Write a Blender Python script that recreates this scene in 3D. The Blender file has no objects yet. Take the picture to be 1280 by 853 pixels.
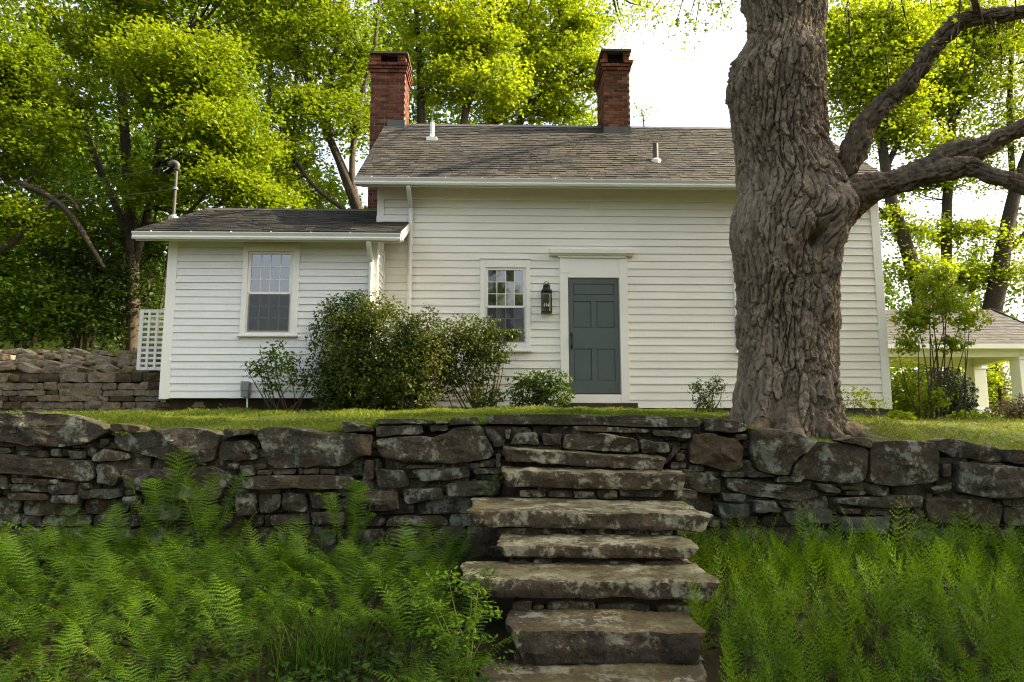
import bpy, math, random
import numpy as np
from mathutils import Vector, Matrix

R = math.radians
scene = bpy.context.scene
# ------------------------------------------------------------------ camera
EYE = 1.7
FPX = 853.3                      # 24 mm lens on a 36 mm frame, in photo pixels
PITCH = math.atan((535.0 - 426.5) / FPX)
cam_d = bpy.data.cameras.new('camera')
cam_d.lens = 24.0
cam_d.sensor_width = 36.0
cam_d.clip_start = 0.05
cam_d.clip_end = 2000
cam = bpy.data.objects.new('camera', cam_d)
scene.collection.objects.link(cam)
cam.location = (0, 0, EYE)
cam.rotation_euler = (R(90) + PITCH, 0, 0)
scene.camera = cam
# ------------------------------------------------------------------ light
SUN_EL, SUN_AZ = R(36), R(88)    # azimuth measured from +Y towards +X
world = bpy.data.worlds.new('World')
scene.world = world
world.use_nodes = True
wn = world.node_tree
wn.nodes.clear()
sky = wn.nodes.new('ShaderNodeTexSky')
sky.sky_type = 'NISHITA'
sky.sun_disc = False
sky.sun_elevation = SUN_EL
sky.sun_rotation = SUN_AZ
sky.air_density = 1.0
sky.dust_density = 6.0
sky.ozone_density = 1.0
bg = wn.nodes.new('ShaderNodeBackground')
bg.inputs['Strength'].default_value = 0.15
wo = wn.nodes.new('ShaderNodeOutputWorld')
hz = wn.nodes.new('ShaderNodeHueSaturation')
hz.inputs['Saturation'].default_value = 0.62
wn.links.new(sky.outputs[0], hz.inputs['Color'])
wn.links.new(hz.outputs[0], bg.inputs[0])
wn.links.new(bg.outputs[0], wo.inputs[0])
sun_d = bpy.data.lights.new('sun', 'SUN')
sun_d.energy = 4.6
sun_d.angle = R(0.6)
sun_d.color = (1.0, 0.84, 0.58)
sun = bpy.data.objects.new('sun', sun_d)
scene.collection.objects.link(sun)
to_sun = Vector((math.sin(SUN_AZ) * math.cos(SUN_EL), math.cos(SUN_AZ) * math.cos(SUN_EL), math.sin(SUN_EL)))
sun.rotation_euler = to_sun.to_track_quat('Z', 'Y').to_euler()
sun.location = to_sun * 60
scene.view_settings.view_transform = 'Standard'
scene.view_settings.look = 'None'
scene.view_settings.exposure = 2.05
scene.view_settings.use_white_balance = True
scene.view_settings.white_balance_temperature = 6900
scene.view_settings.white_balance_tint = 10
scene.view_settings.gamma = 1.0
scene.view_settings.use_curve_mapping = False
scene.render.engine = 'CYCLES'
scene.cycles.use_denoising = True
scene.cycles.use_adaptive_sampling = False
scene.cycles.sample_clamp_indirect = 4.0
scene.cycles.filter_width = 1.15
scene.cycles.max_bounces = 6
scene.cycles.diffuse_bounces = 3
scene.cycles.glossy_bounces = 2
scene.cycles.transmission_bounces = 3
scene.cycles.transparent_max_bounces = 6
scene.cycles.caustics_reflective = False
scene.cycles.caustics_refractive = False

# ------------------------------------------------------------------ helpers
C = scene.collection
rng = np.random.default_rng(7)
random.seed(7)
ct, st = math.cos(PITCH), math.sin(PITCH)


def ray(px, py):
    cx, cy = (px - 640) / FPX, (426.5 - py) / FPX
    return (cx, ct - st * cy, st + ct * cy)


def P(px, py, D):
    """point of the place at forward distance D that lies on the sight line of a photo pixel"""
    d = ray(px, py)
    t = D / d[1]
    return Vector((d[0] * t, D, EYE + d[2] * t))


HO = Vector((0, 12.2, 0))
HR = R(1.5)
hc, hs = math.cos(HR), math.sin(HR)


def H(px, py, ly=0.0):
    """house-frame coordinates on the plane y = ly"""
    d = ray(px, py)
    n = (-hs, hc)
    t = (ly + HO.y * hc) / (d[0] * n[0] + d[1] * n[1])
    wx, wy, wz = d[0] * t, d[1] * t, EYE + d[2] * t
    ox, oy = wx - HO.x, wy - HO.y
    return Vector((ox * hc + oy * hs, -ox * hs + oy * hc, wz))


def hw(x, y, z):
    """house frame to world"""
    return Vector((HO.x + x * hc - y * hs, HO.y + x * hs + y * hc, z))


def tag(o, label=None, cat=None, group=None, kind=None):
    if label: o['label'] = label
    if cat: o['category'] = cat
    if group: o['group'] = group
    if kind: o['kind'] = kind
    return o


def link(name, me, mat=None, parent=None):
    o = bpy.data.objects.new(name, me)
    C.objects.link(o)
    if mat is not None and len(me.materials) == 0:
        me.materials.append(mat)
    if parent is not None:
        o.parent = parent
    return o


def mesh(name, verts, faces, smooth=False):
    me = bpy.data.meshes.new(name)
    me.from_pydata([tuple(v) for v in verts], [], [tuple(f) for f in faces])
    if smooth:
        me.shade_smooth()
    me.update()
    return me


def npmesh(name, v, f, smooth=False, attr=None):
    """v (n,3), f (m,k) all faces with k corners"""
    me = bpy.data.meshes.new(name)
    v = np.asarray(v, dtype=np.float32); f = np.asarray(f, dtype=np.int32)
    m, k = f.shape
    me.vertices.add(len(v)); me.vertices.foreach_set('co', v.ravel())
    me.loops.add(m * k); me.loops.foreach_set('vertex_index', f.ravel())
    me.polygons.add(m)
    me.polygons.foreach_set('loop_start', np.arange(0, m * k, k, dtype=np.int32))
    if attr is not None:
        a = me.attributes.new('rnd', 'FLOAT', 'FACE')
        a.data.foreach_set('value', np.asarray(attr, dtype=np.float32))
    me.update(calc_edges=True)
    me.polygons.foreach_set('use_smooth', np.full(m, bool(smooth)))
    me.validate()
    return me


def empty(name, loc=(0, 0, 0), rz=0.0):
    o = bpy.data.objects.new(name, None)
    o.empty_display_size = 0.2
    C.objects.link(o)
    o.location = loc
    o.rotation_euler = (0, 0, rz)
    return o


class MB:
    """collects boxes, prisms and tubes of ONE object"""
    def __init__(s): s.v = []; s.f = []
    def add(s, v, f):
        b = len(s.v); s.v += [tuple(p) for p in v]; s.f += [tuple(i + b for i in q) for q in f]; return s
    def box(s, x0, x1, y0, y1, z0, z1, ch=0.0):
        x0, x1 = min(x0, x1), max(x0, x1); y0, y1 = min(y0, y1), max(y0, y1); z0, z1 = min(z0, z1), max(z0, z1)
        if ch <= 0:
            return s.add([(x0, y0, z0), (x1, y0, z0), (x1, y1, z0), (x0, y1, z0), (x0, y0, z1), (x1, y0, z1), (x1, y1, z1), (x0, y1, z1)],
                         [(0, 3, 2, 1), (4, 5, 6, 7), (0, 1, 5, 4), (1, 2, 6, 5), (2, 3, 7, 6), (3, 0, 4, 7)])
        c = ch                   # front (y0) face chamfered
        return s.add([(x0, y0 + c, z0), (x1, y0 + c, z0), (x1, y1, z0), (x0, y1, z0), (x0, y0 + c, z1), (x1, y0 + c, z1), (x1, y1, z1), (x0, y1, z1),
                      (x0 + c, y0, z0 + c), (x1 - c, y0, z0 + c), (x1 - c, y0, z1 - c), (x0 + c, y0, z1 - c)],
                     [(0, 3, 2, 1), (4, 5, 6, 7), (1, 2, 6, 5), (2, 3, 7, 6), (3, 0, 4, 7), (8, 9, 10, 11), (0, 1, 9, 8), (1, 5, 10, 9), (5, 4, 11, 10), (4, 0, 8, 11)])
    def tube(s, pts, rad, n=8, cap=True):
        v, f = tube(pts, rad, n)
        s.add(v, f)
        if cap:
            b = len(s.v) - len(v)
            s.f.append(tuple(b + i for i in range(n))[::-1])
            s.f.append(tuple(b + len(v) - n + i for i in range(n)))
        return s
    def lathe(s, prof, cx, cy, n=16):
        v = []; f = []
        for (r, z) in prof:
            for i in range(n):
                a = 2 * math.pi * i / n
                v.append((cx + r * math.cos(a), cy + r * math.sin(a), z))
        for j in range(len(prof) - 1):
            for i in range(n):
                i2 = (i + 1) % n
                f.append((j * n + i, j * n + i2, (j + 1) * n + i2, (j + 1) * n + i))
        f.append(tuple(range(n))[::-1]); f.append(tuple((len(prof) - 1) * n + i for i in range(n)))
        return s.add(v, f)
    def build(s, name, mat, parent=None, smooth=False):
        return link(name, mesh(name, s.v, s.f, smooth), mat, parent)


def tube(pts, rad, n=8):
    pts = [Vector(p) for p in pts]
    if not hasattr(rad, '__len__'): rad = [rad] * len(pts)
    v = []; f = []
    ref = Vector((0.13, 0.31, 0.94)).normalized()
    for i, p in enumerate(pts):
        t = (pts[min(i + 1, len(pts) - 1)] - pts[max(i - 1, 0)]).normalized()
        a = t.cross(ref)
        if a.length < 0.15: a = t.cross(Vector((1, 0, 0)))
        a.normalize(); b = t.cross(a)
        for k in range(n):
            q = 2 * math.pi * k / n
            v.append(p + a * (math.cos(q) * rad[i]) + b * (math.sin(q) * rad[i]))
    for i in range(len(pts) - 1):
        for k in range(n):
            k2 = (k + 1) % n
            f.append((i * n + k, i * n + k2, (i + 1) * n + k2, (i + 1) * n + k))
    return v, f


def smooth_path(pts, rad, k=4):
    """Catmull-Rom refinement of a polyline with radii"""
    pts = [Vector(p) for p in pts]; out = []; ro = []
    for i in range(len(pts) - 1):
        p0, p1, p2, p3 = pts[max(i - 1, 0)], pts[i], pts[i + 1], pts[min(i + 2, len(pts) - 1)]
        for j in range(k):
            t = j / k
            out.append(0.5 * ((2 * p1) + (p2 - p0) * t + (2 * p0 - 5 * p1 + 4 * p2 - p3) * t * t + (3 * p1 - p0 - 3 * p2 + p3) * t ** 3))
            ro.append(rad[i] * (1 - t) + rad[i + 1] * t)
    out.append(pts[-1]); ro.append(rad[-1])
    return out, ro


_T = np.random.default_rng(99).random((64, 64, 64)).astype(np.float32)


def vnoise(p):
    p = np.asarray(p, dtype=np.float64)
    i = np.floor(p).astype(int); f = p - i; f = f * f * (3 - 2 * f)
    i0 = i % 64; i1 = (i + 1) % 64
    def g(a, b, c): return _T[a[:, 0], b[:, 1], c[:, 2]]
    x, y, z = f[:, 0], f[:, 1], f[:, 2]
    c00 = g(i0, i0, i0) * (1 - x) + g(i1, i0, i0) * x
    c10 = g(i0, i1, i0) * (1 - x) + g(i1, i1, i0) * x
    c01 = g(i0, i0, i1) * (1 - x) + g(i1, i0, i1) * x
    c11 = g(i0, i1, i1) * (1 - x) + g(i1, i1, i1) * x
    return (c00 * (1 - y) + c10 * y) * (1 - z) + (c01 * (1 - y) + c11 * y) * z


def fbm(p, o=4, g=0.5):
    p = np.asarray(p, dtype=np.float64); s = 0; a = 1; t = 0
    for k in range(o):
        s = s + a * (vnoise(p + 17.3 * k) - 0.5); t += a; a *= g; p = p * 2.03
    return s / t * 2


# ------------------------------------------------------------------ materials
def new_mat(name):
    m = bpy.data.materials.new(name); m.use_nodes = True
    nt = m.node_tree; nt.nodes.clear()
    out = nt.nodes.new('ShaderNodeOutputMaterial')
    return m, nt, out


def nd(nt, t, ins=None, **props):
    n = nt.nodes.new('ShaderNode' + t)
    for k, v in props.items(): setattr(n, k, v)
    if ins:
        for k, v in ins.items():
            s = n.inputs[k]
            if isinstance(v, bpy.types.NodeSocket): nt.links.new(v, s)
            else: s.default_value = v
    return n


def ramp(nt, fac, stops):
    n = nt.nodes.new('ShaderNodeValToRGB')
    cr = n.color_ramp
    while len(cr.elements) < len(stops): cr.elements.new(0.5)
    for e, (p, c) in zip(cr.elements, stops):
        e.position = p; e.color = (*c, 1) if len(c) == 3 else c
    nt.links.new(fac, n.inputs[0])
    return n.outputs[0]


def mixc(nt, fac, a, b, mode='MIX'):
    n = nt.nodes.new('ShaderNodeMix'); n.data_type = 'RGBA'; n.blend_type = mode
    for s, v in ((n.inputs[0], fac), (n.inputs[6], a), (n.inputs[7], b)):
        if isinstance(v, bpy.types.NodeSocket): nt.links.new(v, s)
        elif isinstance(v, (int, float)): s.default_value = v
        else: s.default_value = (*v, 1)
    return n.outputs[2]


def noise(nt, vec, scale, detail=4, rough=0.55):
    return nd(nt, 'TexNoise', {'Vector': vec, 'Scale': scale, 'Detail': detail, 'Roughness': rough}).outputs[0]


def objcoord(nt, shift=True, stretch=None):
    tc = nd(nt, 'TexCoord').outputs['Object']
    if stretch:
        tc = nd(nt, 'Mapping', {'Vector': tc, 'Scale': stretch}).outputs[0]
    if shift:
        oi = nd(nt, 'ObjectInfo').outputs['Random']
        off = nd(nt, 'Math', {0: oi, 1: 37.0}, operation='MULTIPLY').outputs[0]
        tc = nd(nt, 'VectorMath', {0: tc, 1: off}, operation='ADD').outputs[0]
    return tc


def finish(nt, out, col, rough=0.7, bump=None, bstr=0.3, bdist=0.01, spec=0.3, metal=0.0, coat=0.0):
    p = nd(nt, 'BsdfPrincipled')
    for k, v in (('Base Color', col), ('Roughness', rough), ('Metallic', metal), ('Specular IOR Level', spec), ('Coat Weight', coat)):
        if isinstance(v, bpy.types.NodeSocket): nt.links.new(v, p.inputs[k])
        elif isinstance(v, (int, float)): p.inputs[k].default_value = v
        else: p.inputs[k].default_value = (*v, 1)
    if bump is not None:
        b = nd(nt, 'Bump', {'Height': bump, 'Strength': bstr, 'Distance': bdist})
        nt.links.new(b.outputs[0], p.inputs['Normal'])
    nt.links.new(p.outputs[0], out.inputs[0])
    return p


def paint_mat(name, col, dirt=(0.5, 0.47, 0.36), amount=0.25, rough=0.55, grain=0.12):
    m, nt, out = new_mat(name)
    tc = objcoord(nt)
    n1 = noise(nt, tc, 1.3, 6, 0.62)
    n2 = noise(nt, nd(nt, 'Mapping', {'Vector': tc, 'Scale': (2.0, 2.0, 30.0)}).outputs[0], 2.0, 5, 0.6)
    n3 = noise(nt, nd(nt, 'Mapping', {'Vector': tc, 'Scale': (14.0, 14.0, 2.0)}).outputs[0], 2.0, 5, 0.6)
    f1 = ramp(nt, n1, [(0.42, (0, 0, 0)), (0.78, (1, 1, 1))])
    f3 = ramp(nt, n3, [(0.5, (0, 0, 0)), (0.8, (1, 1, 1))])
    f = nd(nt, 'Math', {0: nd(nt, 'Math', {0: f1, 1: amount}, operation='MULTIPLY').outputs[0], 1: nd(nt, 'Math', {0: f3, 1: amount * 0.5}, operation='MULTIPLY').outputs[0]}, operation='ADD').outputs[0]
    oi = nd(nt, 'ObjectInfo').outputs['Random']
    tint = ramp(nt, oi, [(0.0, tuple(c * 0.95 for c in col)), (1.0, col)])
    c = mixc(nt, f, tint, dirt)
    finish(nt, out, c, rough, n2, grain, 0.004, 0.25)
    return m


def stone_mat(name, dark, light, lichen, lich_lo=0.56, lich_w=0.9, moss=0.0, rust=0.25, zup=0.0, gain=1.0):
    m, nt, out = new_mat(name)
    tc = objcoord(nt)
    oi = nd(nt, 'ObjectInfo').outputs['Random']
    n1 = noise(nt, tc, 3.2, 8, 0.65)
    base = ramp(nt, n1, [(0.3, dark), (0.72, light)])
    base = mixc(nt, nd(nt, 'Math', {0: oi, 1: 0.55}, operation='MULTIPLY').outputs[0], base, tuple(0.5 * (a + b) * k for a, b, k in zip(dark, light, (1.25, 1.08, 0.8))))
    nr = noise(nt, tc, 1.7, 4, 0.6)
    fr = nd(nt, 'Math', {0: ramp(nt, nr, [(0.55, (0, 0, 0)), (0.75, (1, 1, 1))]), 1: rust}, operation='MULTIPLY').outputs[0]
    base = mixc(nt, fr, base, (0.16, 0.085, 0.035))
    fine = noise(nt, tc, 38, 6, 0.7)
    base = mixc(nt, 0.75, base, ramp(nt, fine, [(0.3, (0.3, 0.3, 0.3)), (0.7, (1.1, 1.1, 1.1))]), 'MULTIPLY')
    mid = noise(nt, tc, 11, 6, 0.7)
    base = mixc(nt, 0.7, base, ramp(nt, mid, [(0.32, (0.4, 0.4, 0.4)), (0.68, (1.15, 1.15, 1.15))]), 'MULTIPLY')
    base = mixc(nt, 1.0, base, (gain, gain, gain), 'MULTIPLY')
    nl = noise(nt, tc, 4.2, 9, 0.68)
    nl2 = noise(nt, tc, 21, 5, 0.7)
    s = nd(nt, 'Math', {0: nl, 1: nd(nt, 'Math', {0: nl2, 1: 0.35}, operation='MULTIPLY').outputs[0]}, operation='ADD').outputs[0]
    if zup:
        nz = nd(nt, 'SeparateXYZ', {0: nd(nt, 'NewGeometry').outputs['Normal']}).outputs[2]
        s = nd(nt, 'Math', {0: s, 1: nd(nt, 'Math', {0: nz, 1: zup}, operation='MULTIPLY').outputs[0]}, operation='ADD').outputs[0]
    fl = ramp(nt, s, [(lich_lo + 0.13, (0, 0, 0)), (lich_lo + 0.21, (1, 1, 1))])
    fl = nd(nt, 'Math', {0: fl, 1: lich_w}, operation='MULTIPLY').outputs[0]
    lc = mixc(nt, nl2, tuple(c * 0.72 for c in lichen), tuple(min(1, c * 1.3) for c in lichen))
    c = mixc(nt, fl, base, lc)
    if moss:
        nm = noise(nt, tc, 2.6, 7, 0.65)
        nz = nd(nt, 'SeparateXYZ', {0: nd(nt, 'NewGeometry').outputs['Normal']}).outputs[2]
        sm = nd(nt, 'Math', {0: nm, 1: nd(nt, 'Math', {0: nz, 1: 0.22}, operation='MULTIPLY').outputs[0]}, operation='ADD').outputs[0]
        fm = nd(nt, 'Math', {0: ramp(nt, sm, [(0.62, (0, 0, 0)), (0.74, (1, 1, 1))]), 1: moss}, operation='MULTIPLY').outputs[0]
        c = mixc(nt, fm, c, mixc(nt, nl2, (0.045, 0.034, 0.018), (0.085, 0.072, 0.022)))
    b = nd(nt, 'Math', {0: fine, 1: nd(nt, 'Math', {0: n1, 1: 2.0}, operation='MULTIPLY').outputs[0]}, operation='ADD').outputs[0]
    finish(nt, out, c, 0.9, b, 0.85, 0.02, 0.12)
    return m


def leaf_mat(name, lo, hi, trans=0.5, rough=0.55, spec=0.25, tcol=None):
    """thin leaves: reflected and transmitted light, colour varies leaf by leaf"""
    m, nt, out = new_mat(name)
    a = nd(nt, 'Attribute', attribute_name='rnd').outputs['Fac']
    oi = nd(nt, 'ObjectInfo').outputs['Random']
    s = nd(nt, 'Math', {0: nd(nt, 'Math', {0: a, 1: 0.8}, operation='MULTIPLY').outputs[0], 1: nd(nt, 'Math', {0: oi, 1: 0.2}, operation='MULTIPLY').outputs[0]}, operation='ADD').outputs[0]
    c = ramp(nt, s, [(0.0, lo), (1.0, hi)])
    p = nd(nt, 'BsdfPrincipled', {'Base Color': c, 'Roughness': rough, 'Specular IOR Level': spec})
    t = tcol or (1.25, 1.15, 0.5)
    tc = mixc(nt, 1.0, c, t, 'MULTIPLY')
    tr = nd(nt, 'BsdfTranslucent', {'Color': tc})
    ms = nd(nt, 'MixShader', {0: trans, 1: p.outputs[0], 2: tr.outputs[0]})
    nt.links.new(ms.outputs[0], out.inputs[0])
    return m


def plain_mat(name, col, rough=0.5, metal=0.0, spec=0.4, var=0.25, scale=8.0, bstr=0.1):
    m, nt, out = new_mat(name)
    tc = objcoord(nt)
    n = noise(nt, tc, scale, 5, 0.6)
    c = ramp(nt, n, [(0.25, tuple(x * (1 - var) for x in col)), (0.75, tuple(min(1, x * (1 + var)) for x in col))])
    finish(nt, out, c, rough, n, bstr, 0.004, spec, metal)
    return m


M = {}
M['paint'] = paint_mat('cream_paint', (0.81, 0.79, 0.70), dirt=(0.5, 0.45, 0.32), amount=0.2)
M['trim'] = paint_mat('trim_paint', (0.82, 0.805, 0.73), amount=0.16, grain=0.05)
M['wing_paint'] = paint_mat('wing_paint', (0.77, 0.775, 0.73), dirt=(0.42, 0.42, 0.36), amount=0.28)
M['soffit'] = paint_mat('soffit_paint', (0.74, 0.76, 0.70), amount=0.12, grain=0.03)
M['gutter'] = plain_mat('gutter_metal', (0.72, 0.73, 0.67), 0.42, 0.0, 0.4, 0.06, 3.0, 0.02)
M['door'] = plain_mat('door_paint', (0.078, 0.10, 0.096), 0.5, 0, 0.35, 0.12, 4.0, 0.06)
M['black'] = plain_mat('black_iron', (0.012, 0.012, 0.012), 0.45, 0.3, 0.4)
M['grey_metal'] = plain_mat('grey_metal', (0.22, 0.23, 0.22), 0.5, 0.5, 0.4)
M['dark_metal'] = plain_mat('dark_metal', (0.07, 0.065, 0.06), 0.55, 0.4, 0.4)
M['white_plastic'] = plain_mat('white_plastic', (0.75, 0.76, 0.74), 0.45, 0, 0.4, 0.08)
M['flash'] = plain_mat('lead_flashing', (0.085, 0.09, 0.085), 0.55, 0.4, 0.4, 0.2, 5.0)
M['mortar'] = plain_mat('mortar', (0.20, 0.165, 0.13), 0.95, 0, 0.1, 0.25, 20.0, 0.4)
M['flue_black'] = plain_mat('flue_black', (0.015, 0.013, 0.012), 0.95, 0, 0.1)
M['slate'] = plain_mat('cap_slab', (0.10, 0.095, 0.085), 0.9, 0, 0.1, 0.3, 6.0, 0.3)
M['old_wood'] = plain_mat('weathered_wood', (0.055, 0.042, 0.03), 0.9, 0, 0.1, 0.4, 9.0, 0.3)
M['dark_inside'] = plain_mat('dark_room', (0.02, 0.02, 0.02), 0.9, 0, 0.1)
M['curtain'] = plain_mat('curtain', (0.25, 0.29, 0.33), 0.9, 0, 0.1, 0.1, 2.0)
M['soil'] = plain_mat('soil', (0.035, 0.026, 0.016), 0.98, 0, 0.05, 0.4, 7.0, 0.6)
M['candle'] = plain_mat('candle', (0.7, 0.68, 0.6), 0.5)


def brick_mat():
    m, nt, out = new_mat('brick')
    tc = objcoord(nt)
    oi = nd(nt, 'ObjectInfo').outputs['Random']
    c = ramp(nt, oi, [(0.0, (0.05, 0.022, 0.016)), (0.35, (0.10, 0.035, 0.022)), (0.75, (0.15, 0.052, 0.028)), (1.0, (0.19, 0.085, 0.05))])
    n = noise(nt, tc, 14, 6, 0.65)
    c = mixc(nt, ramp(nt, n, [(0.45, (0, 0, 0)), (0.8, (0.7, 0.7, 0.7))]), c, (0.06, 0.045, 0.035))
    finish(nt, out, c, 0.92, n, 0.5, 0.006, 0.1)
    return m


M['brick'] = brick_mat()


def shingle_mat(name, a, b, c3):
    m, nt, out = new_mat(name)
    at = nd(nt, 'Attribute', attribute_name='rnd').outputs['Fac']
    tc = nd(nt, 'TexCoord').outputs['Object']
    n = noise(nt, tc, 60, 3, 0.7)
    big = noise(nt, tc, 0.8, 4, 0.6)
    c = ramp(nt, at, [(0.0, a), (0.55, b), (1.0, c3)])
    c = mixc(nt, ramp(nt, big, [(0.4, (0, 0, 0)), (0.75, (0.55, 0.55, 0.55))]), c, (0.068, 0.062, 0.051))
    c = mixc(nt, 0.5, c, ramp(nt, n, [(0.3, (0.5, 0.5, 0.5)), (0.7, (1.2, 1.2, 1.2))]), 'MULTIPLY')
    finish(nt, out, c, 0.95, n, 0.5, 0.006, 0.1)
    return m


M['shingle'] = shingle_mat('asphalt_shingle', (0.036, 0.035, 0.033), (0.052, 0.05, 0.046), (0.072, 0.069, 0.061))
M['shingle2'] = shingle_mat('grey_shingle', (0.065, 0.065, 0.063), (0.085, 0.085, 0.083), (0.105, 0.104, 0.10))


def glass_mat():
    m, nt, out = new_mat('window_glass')
    tc = objcoord(nt)
    n = noise(nt, tc, 2.2, 2, 0.5)
    p = nd(nt, 'BsdfPrincipled', {'Base Color': (0.02, 0.025, 0.03, 1), 'Roughness': 0.03, 'IOR': 2.5})
    b = nd(nt, 'Bump', {'Height': n, 'Strength': 0.05, 'Distance': 0.02})
    nt.links.new(b.outputs[0], p.inputs['Normal'])
    nt.links.new(p.outputs[0], out.inputs[0])
    return m


M['glass'] = glass_mat()


def screen_mat():
    m, nt, out = new_mat('insect_screen')
    p = nd(nt, 'BsdfPrincipled', {'Base Color': (0.055, 0.06, 0.065, 1), 'Roughness': 0.7})
    t = nd(nt, 'BsdfTransparent')
    ms = nd(nt, 'MixShader', {0: 0.62, 1: p.outputs[0], 2: t.outputs[0]})
    nt.links.new(ms.outputs[0], out.inputs[0])
    return m


M['screen'] = screen_mat()


def clear_mat():
    m, nt, out = new_mat('lantern_glass')
    g = nd(nt, 'BsdfGlossy', {'Roughness': 0.05})
    t = nd(nt, 'BsdfTransparent')
    ms = nd(nt, 'MixShader', {0: 0.88, 1: g.outputs[0], 2: t.outputs[0]})
    nt.links.new(ms.outputs[0], out.inputs[0])
    return m


M['clear'] = clear_mat()
M['stone'] = stone_mat('wall_stone', (0.040, 0.036, 0.027), (0.115, 0.102, 0.076), (0.20, 0.215, 0.165), 0.575, 0.8, moss=0.4)
M['pale_stone'] = stone_mat('green_grey_stone', (0.065, 0.072, 0.056), (0.135, 0.145, 0.115), (0.22, 0.25, 0.21), 0.60, 0.6, rust=0.05)
M['rust_stone'] = stone_mat('brown_stone', (0.055, 0.042, 0.027), (0.125, 0.095, 0.06), (0.23, 0.24, 0.18), 0.66, 0.5, rust=0.6)
M['step'] = stone_mat('step_stone', (0.045, 0.038, 0.027), (0.12, 0.10, 0.072), (0.24, 0.235, 0.16), 0.555, 0.9, moss=0.7, zup=0.07)
M['mossy_step'] = stone_mat('mossy_step_stone', (0.04, 0.034, 0.024), (0.10, 0.085, 0.06), (0.2, 0.19, 0.14), 0.58, 0.8, moss=0.8, zup=0.05)
M['field'] = stone_mat('field_stone', (0.095, 0.083, 0.062), (0.235, 0.20, 0.145), (0.3, 0.29, 0.24), 0.66, 0.6, rust=0.5, gain=1.4)
M['rubble'] = stone_mat('rubble_stone', (0.11, 0.09, 0.066), (0.28, 0.23, 0.165), (0.4, 0.36, 0.28), 0.68, 0.5, rust=0.5, gain=1.4)


def bark_mat(name, a, b, c3, sc=1.0):
    m, nt, out = new_mat(name)
    tc = nd(nt, 'TexCoord').outputs['Object']
    mp = nd(nt, 'Mapping', {'Vector': tc, 'Scale': (6 * sc, 6 * sc, 1.3 * sc)}).outputs[0]
    n1 = noise(nt, mp, 2.0, 8, 0.7)
    n2 = noise(nt, tc, 1.1, 4, 0.6)
    n3 = noise(nt, nd(nt, 'Mapping', {'Vector': tc, 'Scale': (30 * sc, 30 * sc, 7 * sc)}).outputs[0], 2.0, 6, 0.7)
    at_ = nd(nt, 'Attribute', attribute_name='rnd').outputs['Fac']
    n1c = nd(nt, 'Math', {0: n1, 1: nd(nt, 'Math', {0: at_, 1: 0.35}, operation='MULTIPLY').outputs[0]}, operation='ADD').outputs[0]
    c = ramp(nt, n1c, [(0.3, a), (0.55, b), (0.85, c3)])
    c = mixc(nt, ramp(nt, n2, [(0.45, (0, 0, 0)), (0.75, (0.6, 0.6, 0.6))]), c, (0.135, 0.102, 0.07))
    c = mixc(nt, 0.55, c, ramp(nt, n3, [(0.3, (0.45, 0.45, 0.45)), (0.7, (1.25, 1.25, 1.25))]), 'MULTIPLY')
    h = nd(nt, 'Math', {0: n1, 1: n3}, operation='ADD').outputs[0]
    finish(nt, out, c, 0.95, h, 1.0, 0.03, 0.08)
    return m


M['bark'] = bark_mat('maple_bark', (0.072, 0.057, 0.039), (0.19, 0.152, 0.105), (0.345, 0.288, 0.207))
M['bark2'] = bark_mat('forest_bark', (0.03, 0.024, 0.018), (0.065, 0.052, 0.04), (0.12, 0.10, 0.08), 2.0)
M['twig'] = bark_mat('twig_bark', (0.06, 0.045, 0.03), (0.12, 0.09, 0.06), (0.2, 0.16, 0.11), 4.0)
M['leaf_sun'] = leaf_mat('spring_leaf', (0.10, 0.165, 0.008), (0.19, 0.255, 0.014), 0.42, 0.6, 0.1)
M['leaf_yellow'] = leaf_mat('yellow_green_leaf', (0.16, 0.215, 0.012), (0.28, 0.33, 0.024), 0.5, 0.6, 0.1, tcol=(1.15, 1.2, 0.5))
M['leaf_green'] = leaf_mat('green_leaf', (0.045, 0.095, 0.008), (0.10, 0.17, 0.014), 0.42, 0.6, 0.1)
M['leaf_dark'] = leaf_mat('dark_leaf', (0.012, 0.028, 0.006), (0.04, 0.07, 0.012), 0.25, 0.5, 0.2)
M['box_leaf'] = leaf_mat('boxwood_leaf', (0.022, 0.046, 0.006), (0.10, 0.13, 0.018), 0.3, 0.5, 0.15)
M['box_leaf2'] = leaf_mat('bronze_leaf', (0.028, 0.052, 0.008), (0.115, 0.135, 0.022), 0.35, 0.5, 0.15)
M['rhodo'] = leaf_mat('rhododendron_leaf', (0.025, 0.055, 0.008), (0.08, 0.13, 0.018), 0.25, 0.4, 0.25)
M['fern'] = leaf_mat('fern_green', (0.008, 0.034, 0.003), (0.092, 0.175, 0.009), 0.28, 0.65, 0.1)
M['fern2'] = leaf_mat('hay_fern_green', (0.022, 0.065, 0.004), (0.12, 0.215, 0.010), 0.3, 0.65, 0.1)
M['fern_stem'] = plain_mat('fern_stem', (0.13, 0.15, 0.03), 0.7)
M['grass'] = leaf_mat('grass_blade', (0.06, 0.11, 0.010), (0.19, 0.24, 0.025), 0.4)
M['moss'] = leaf_mat('moss_tuft', (0.08, 0.095, 0.012), (0.21, 0.20, 0.03), 0.3)
M['herb'] = leaf_mat('herb_leaf', (0.010, 0.03, 0.004), (0.04, 0.08, 0.008), 0.35, 0.65, 0.12)
M['brown_leaf'] = leaf_mat('brown_shrub_leaf', (0.06, 0.045, 0.02), (0.17, 0.13, 0.06), 0.3)


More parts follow.
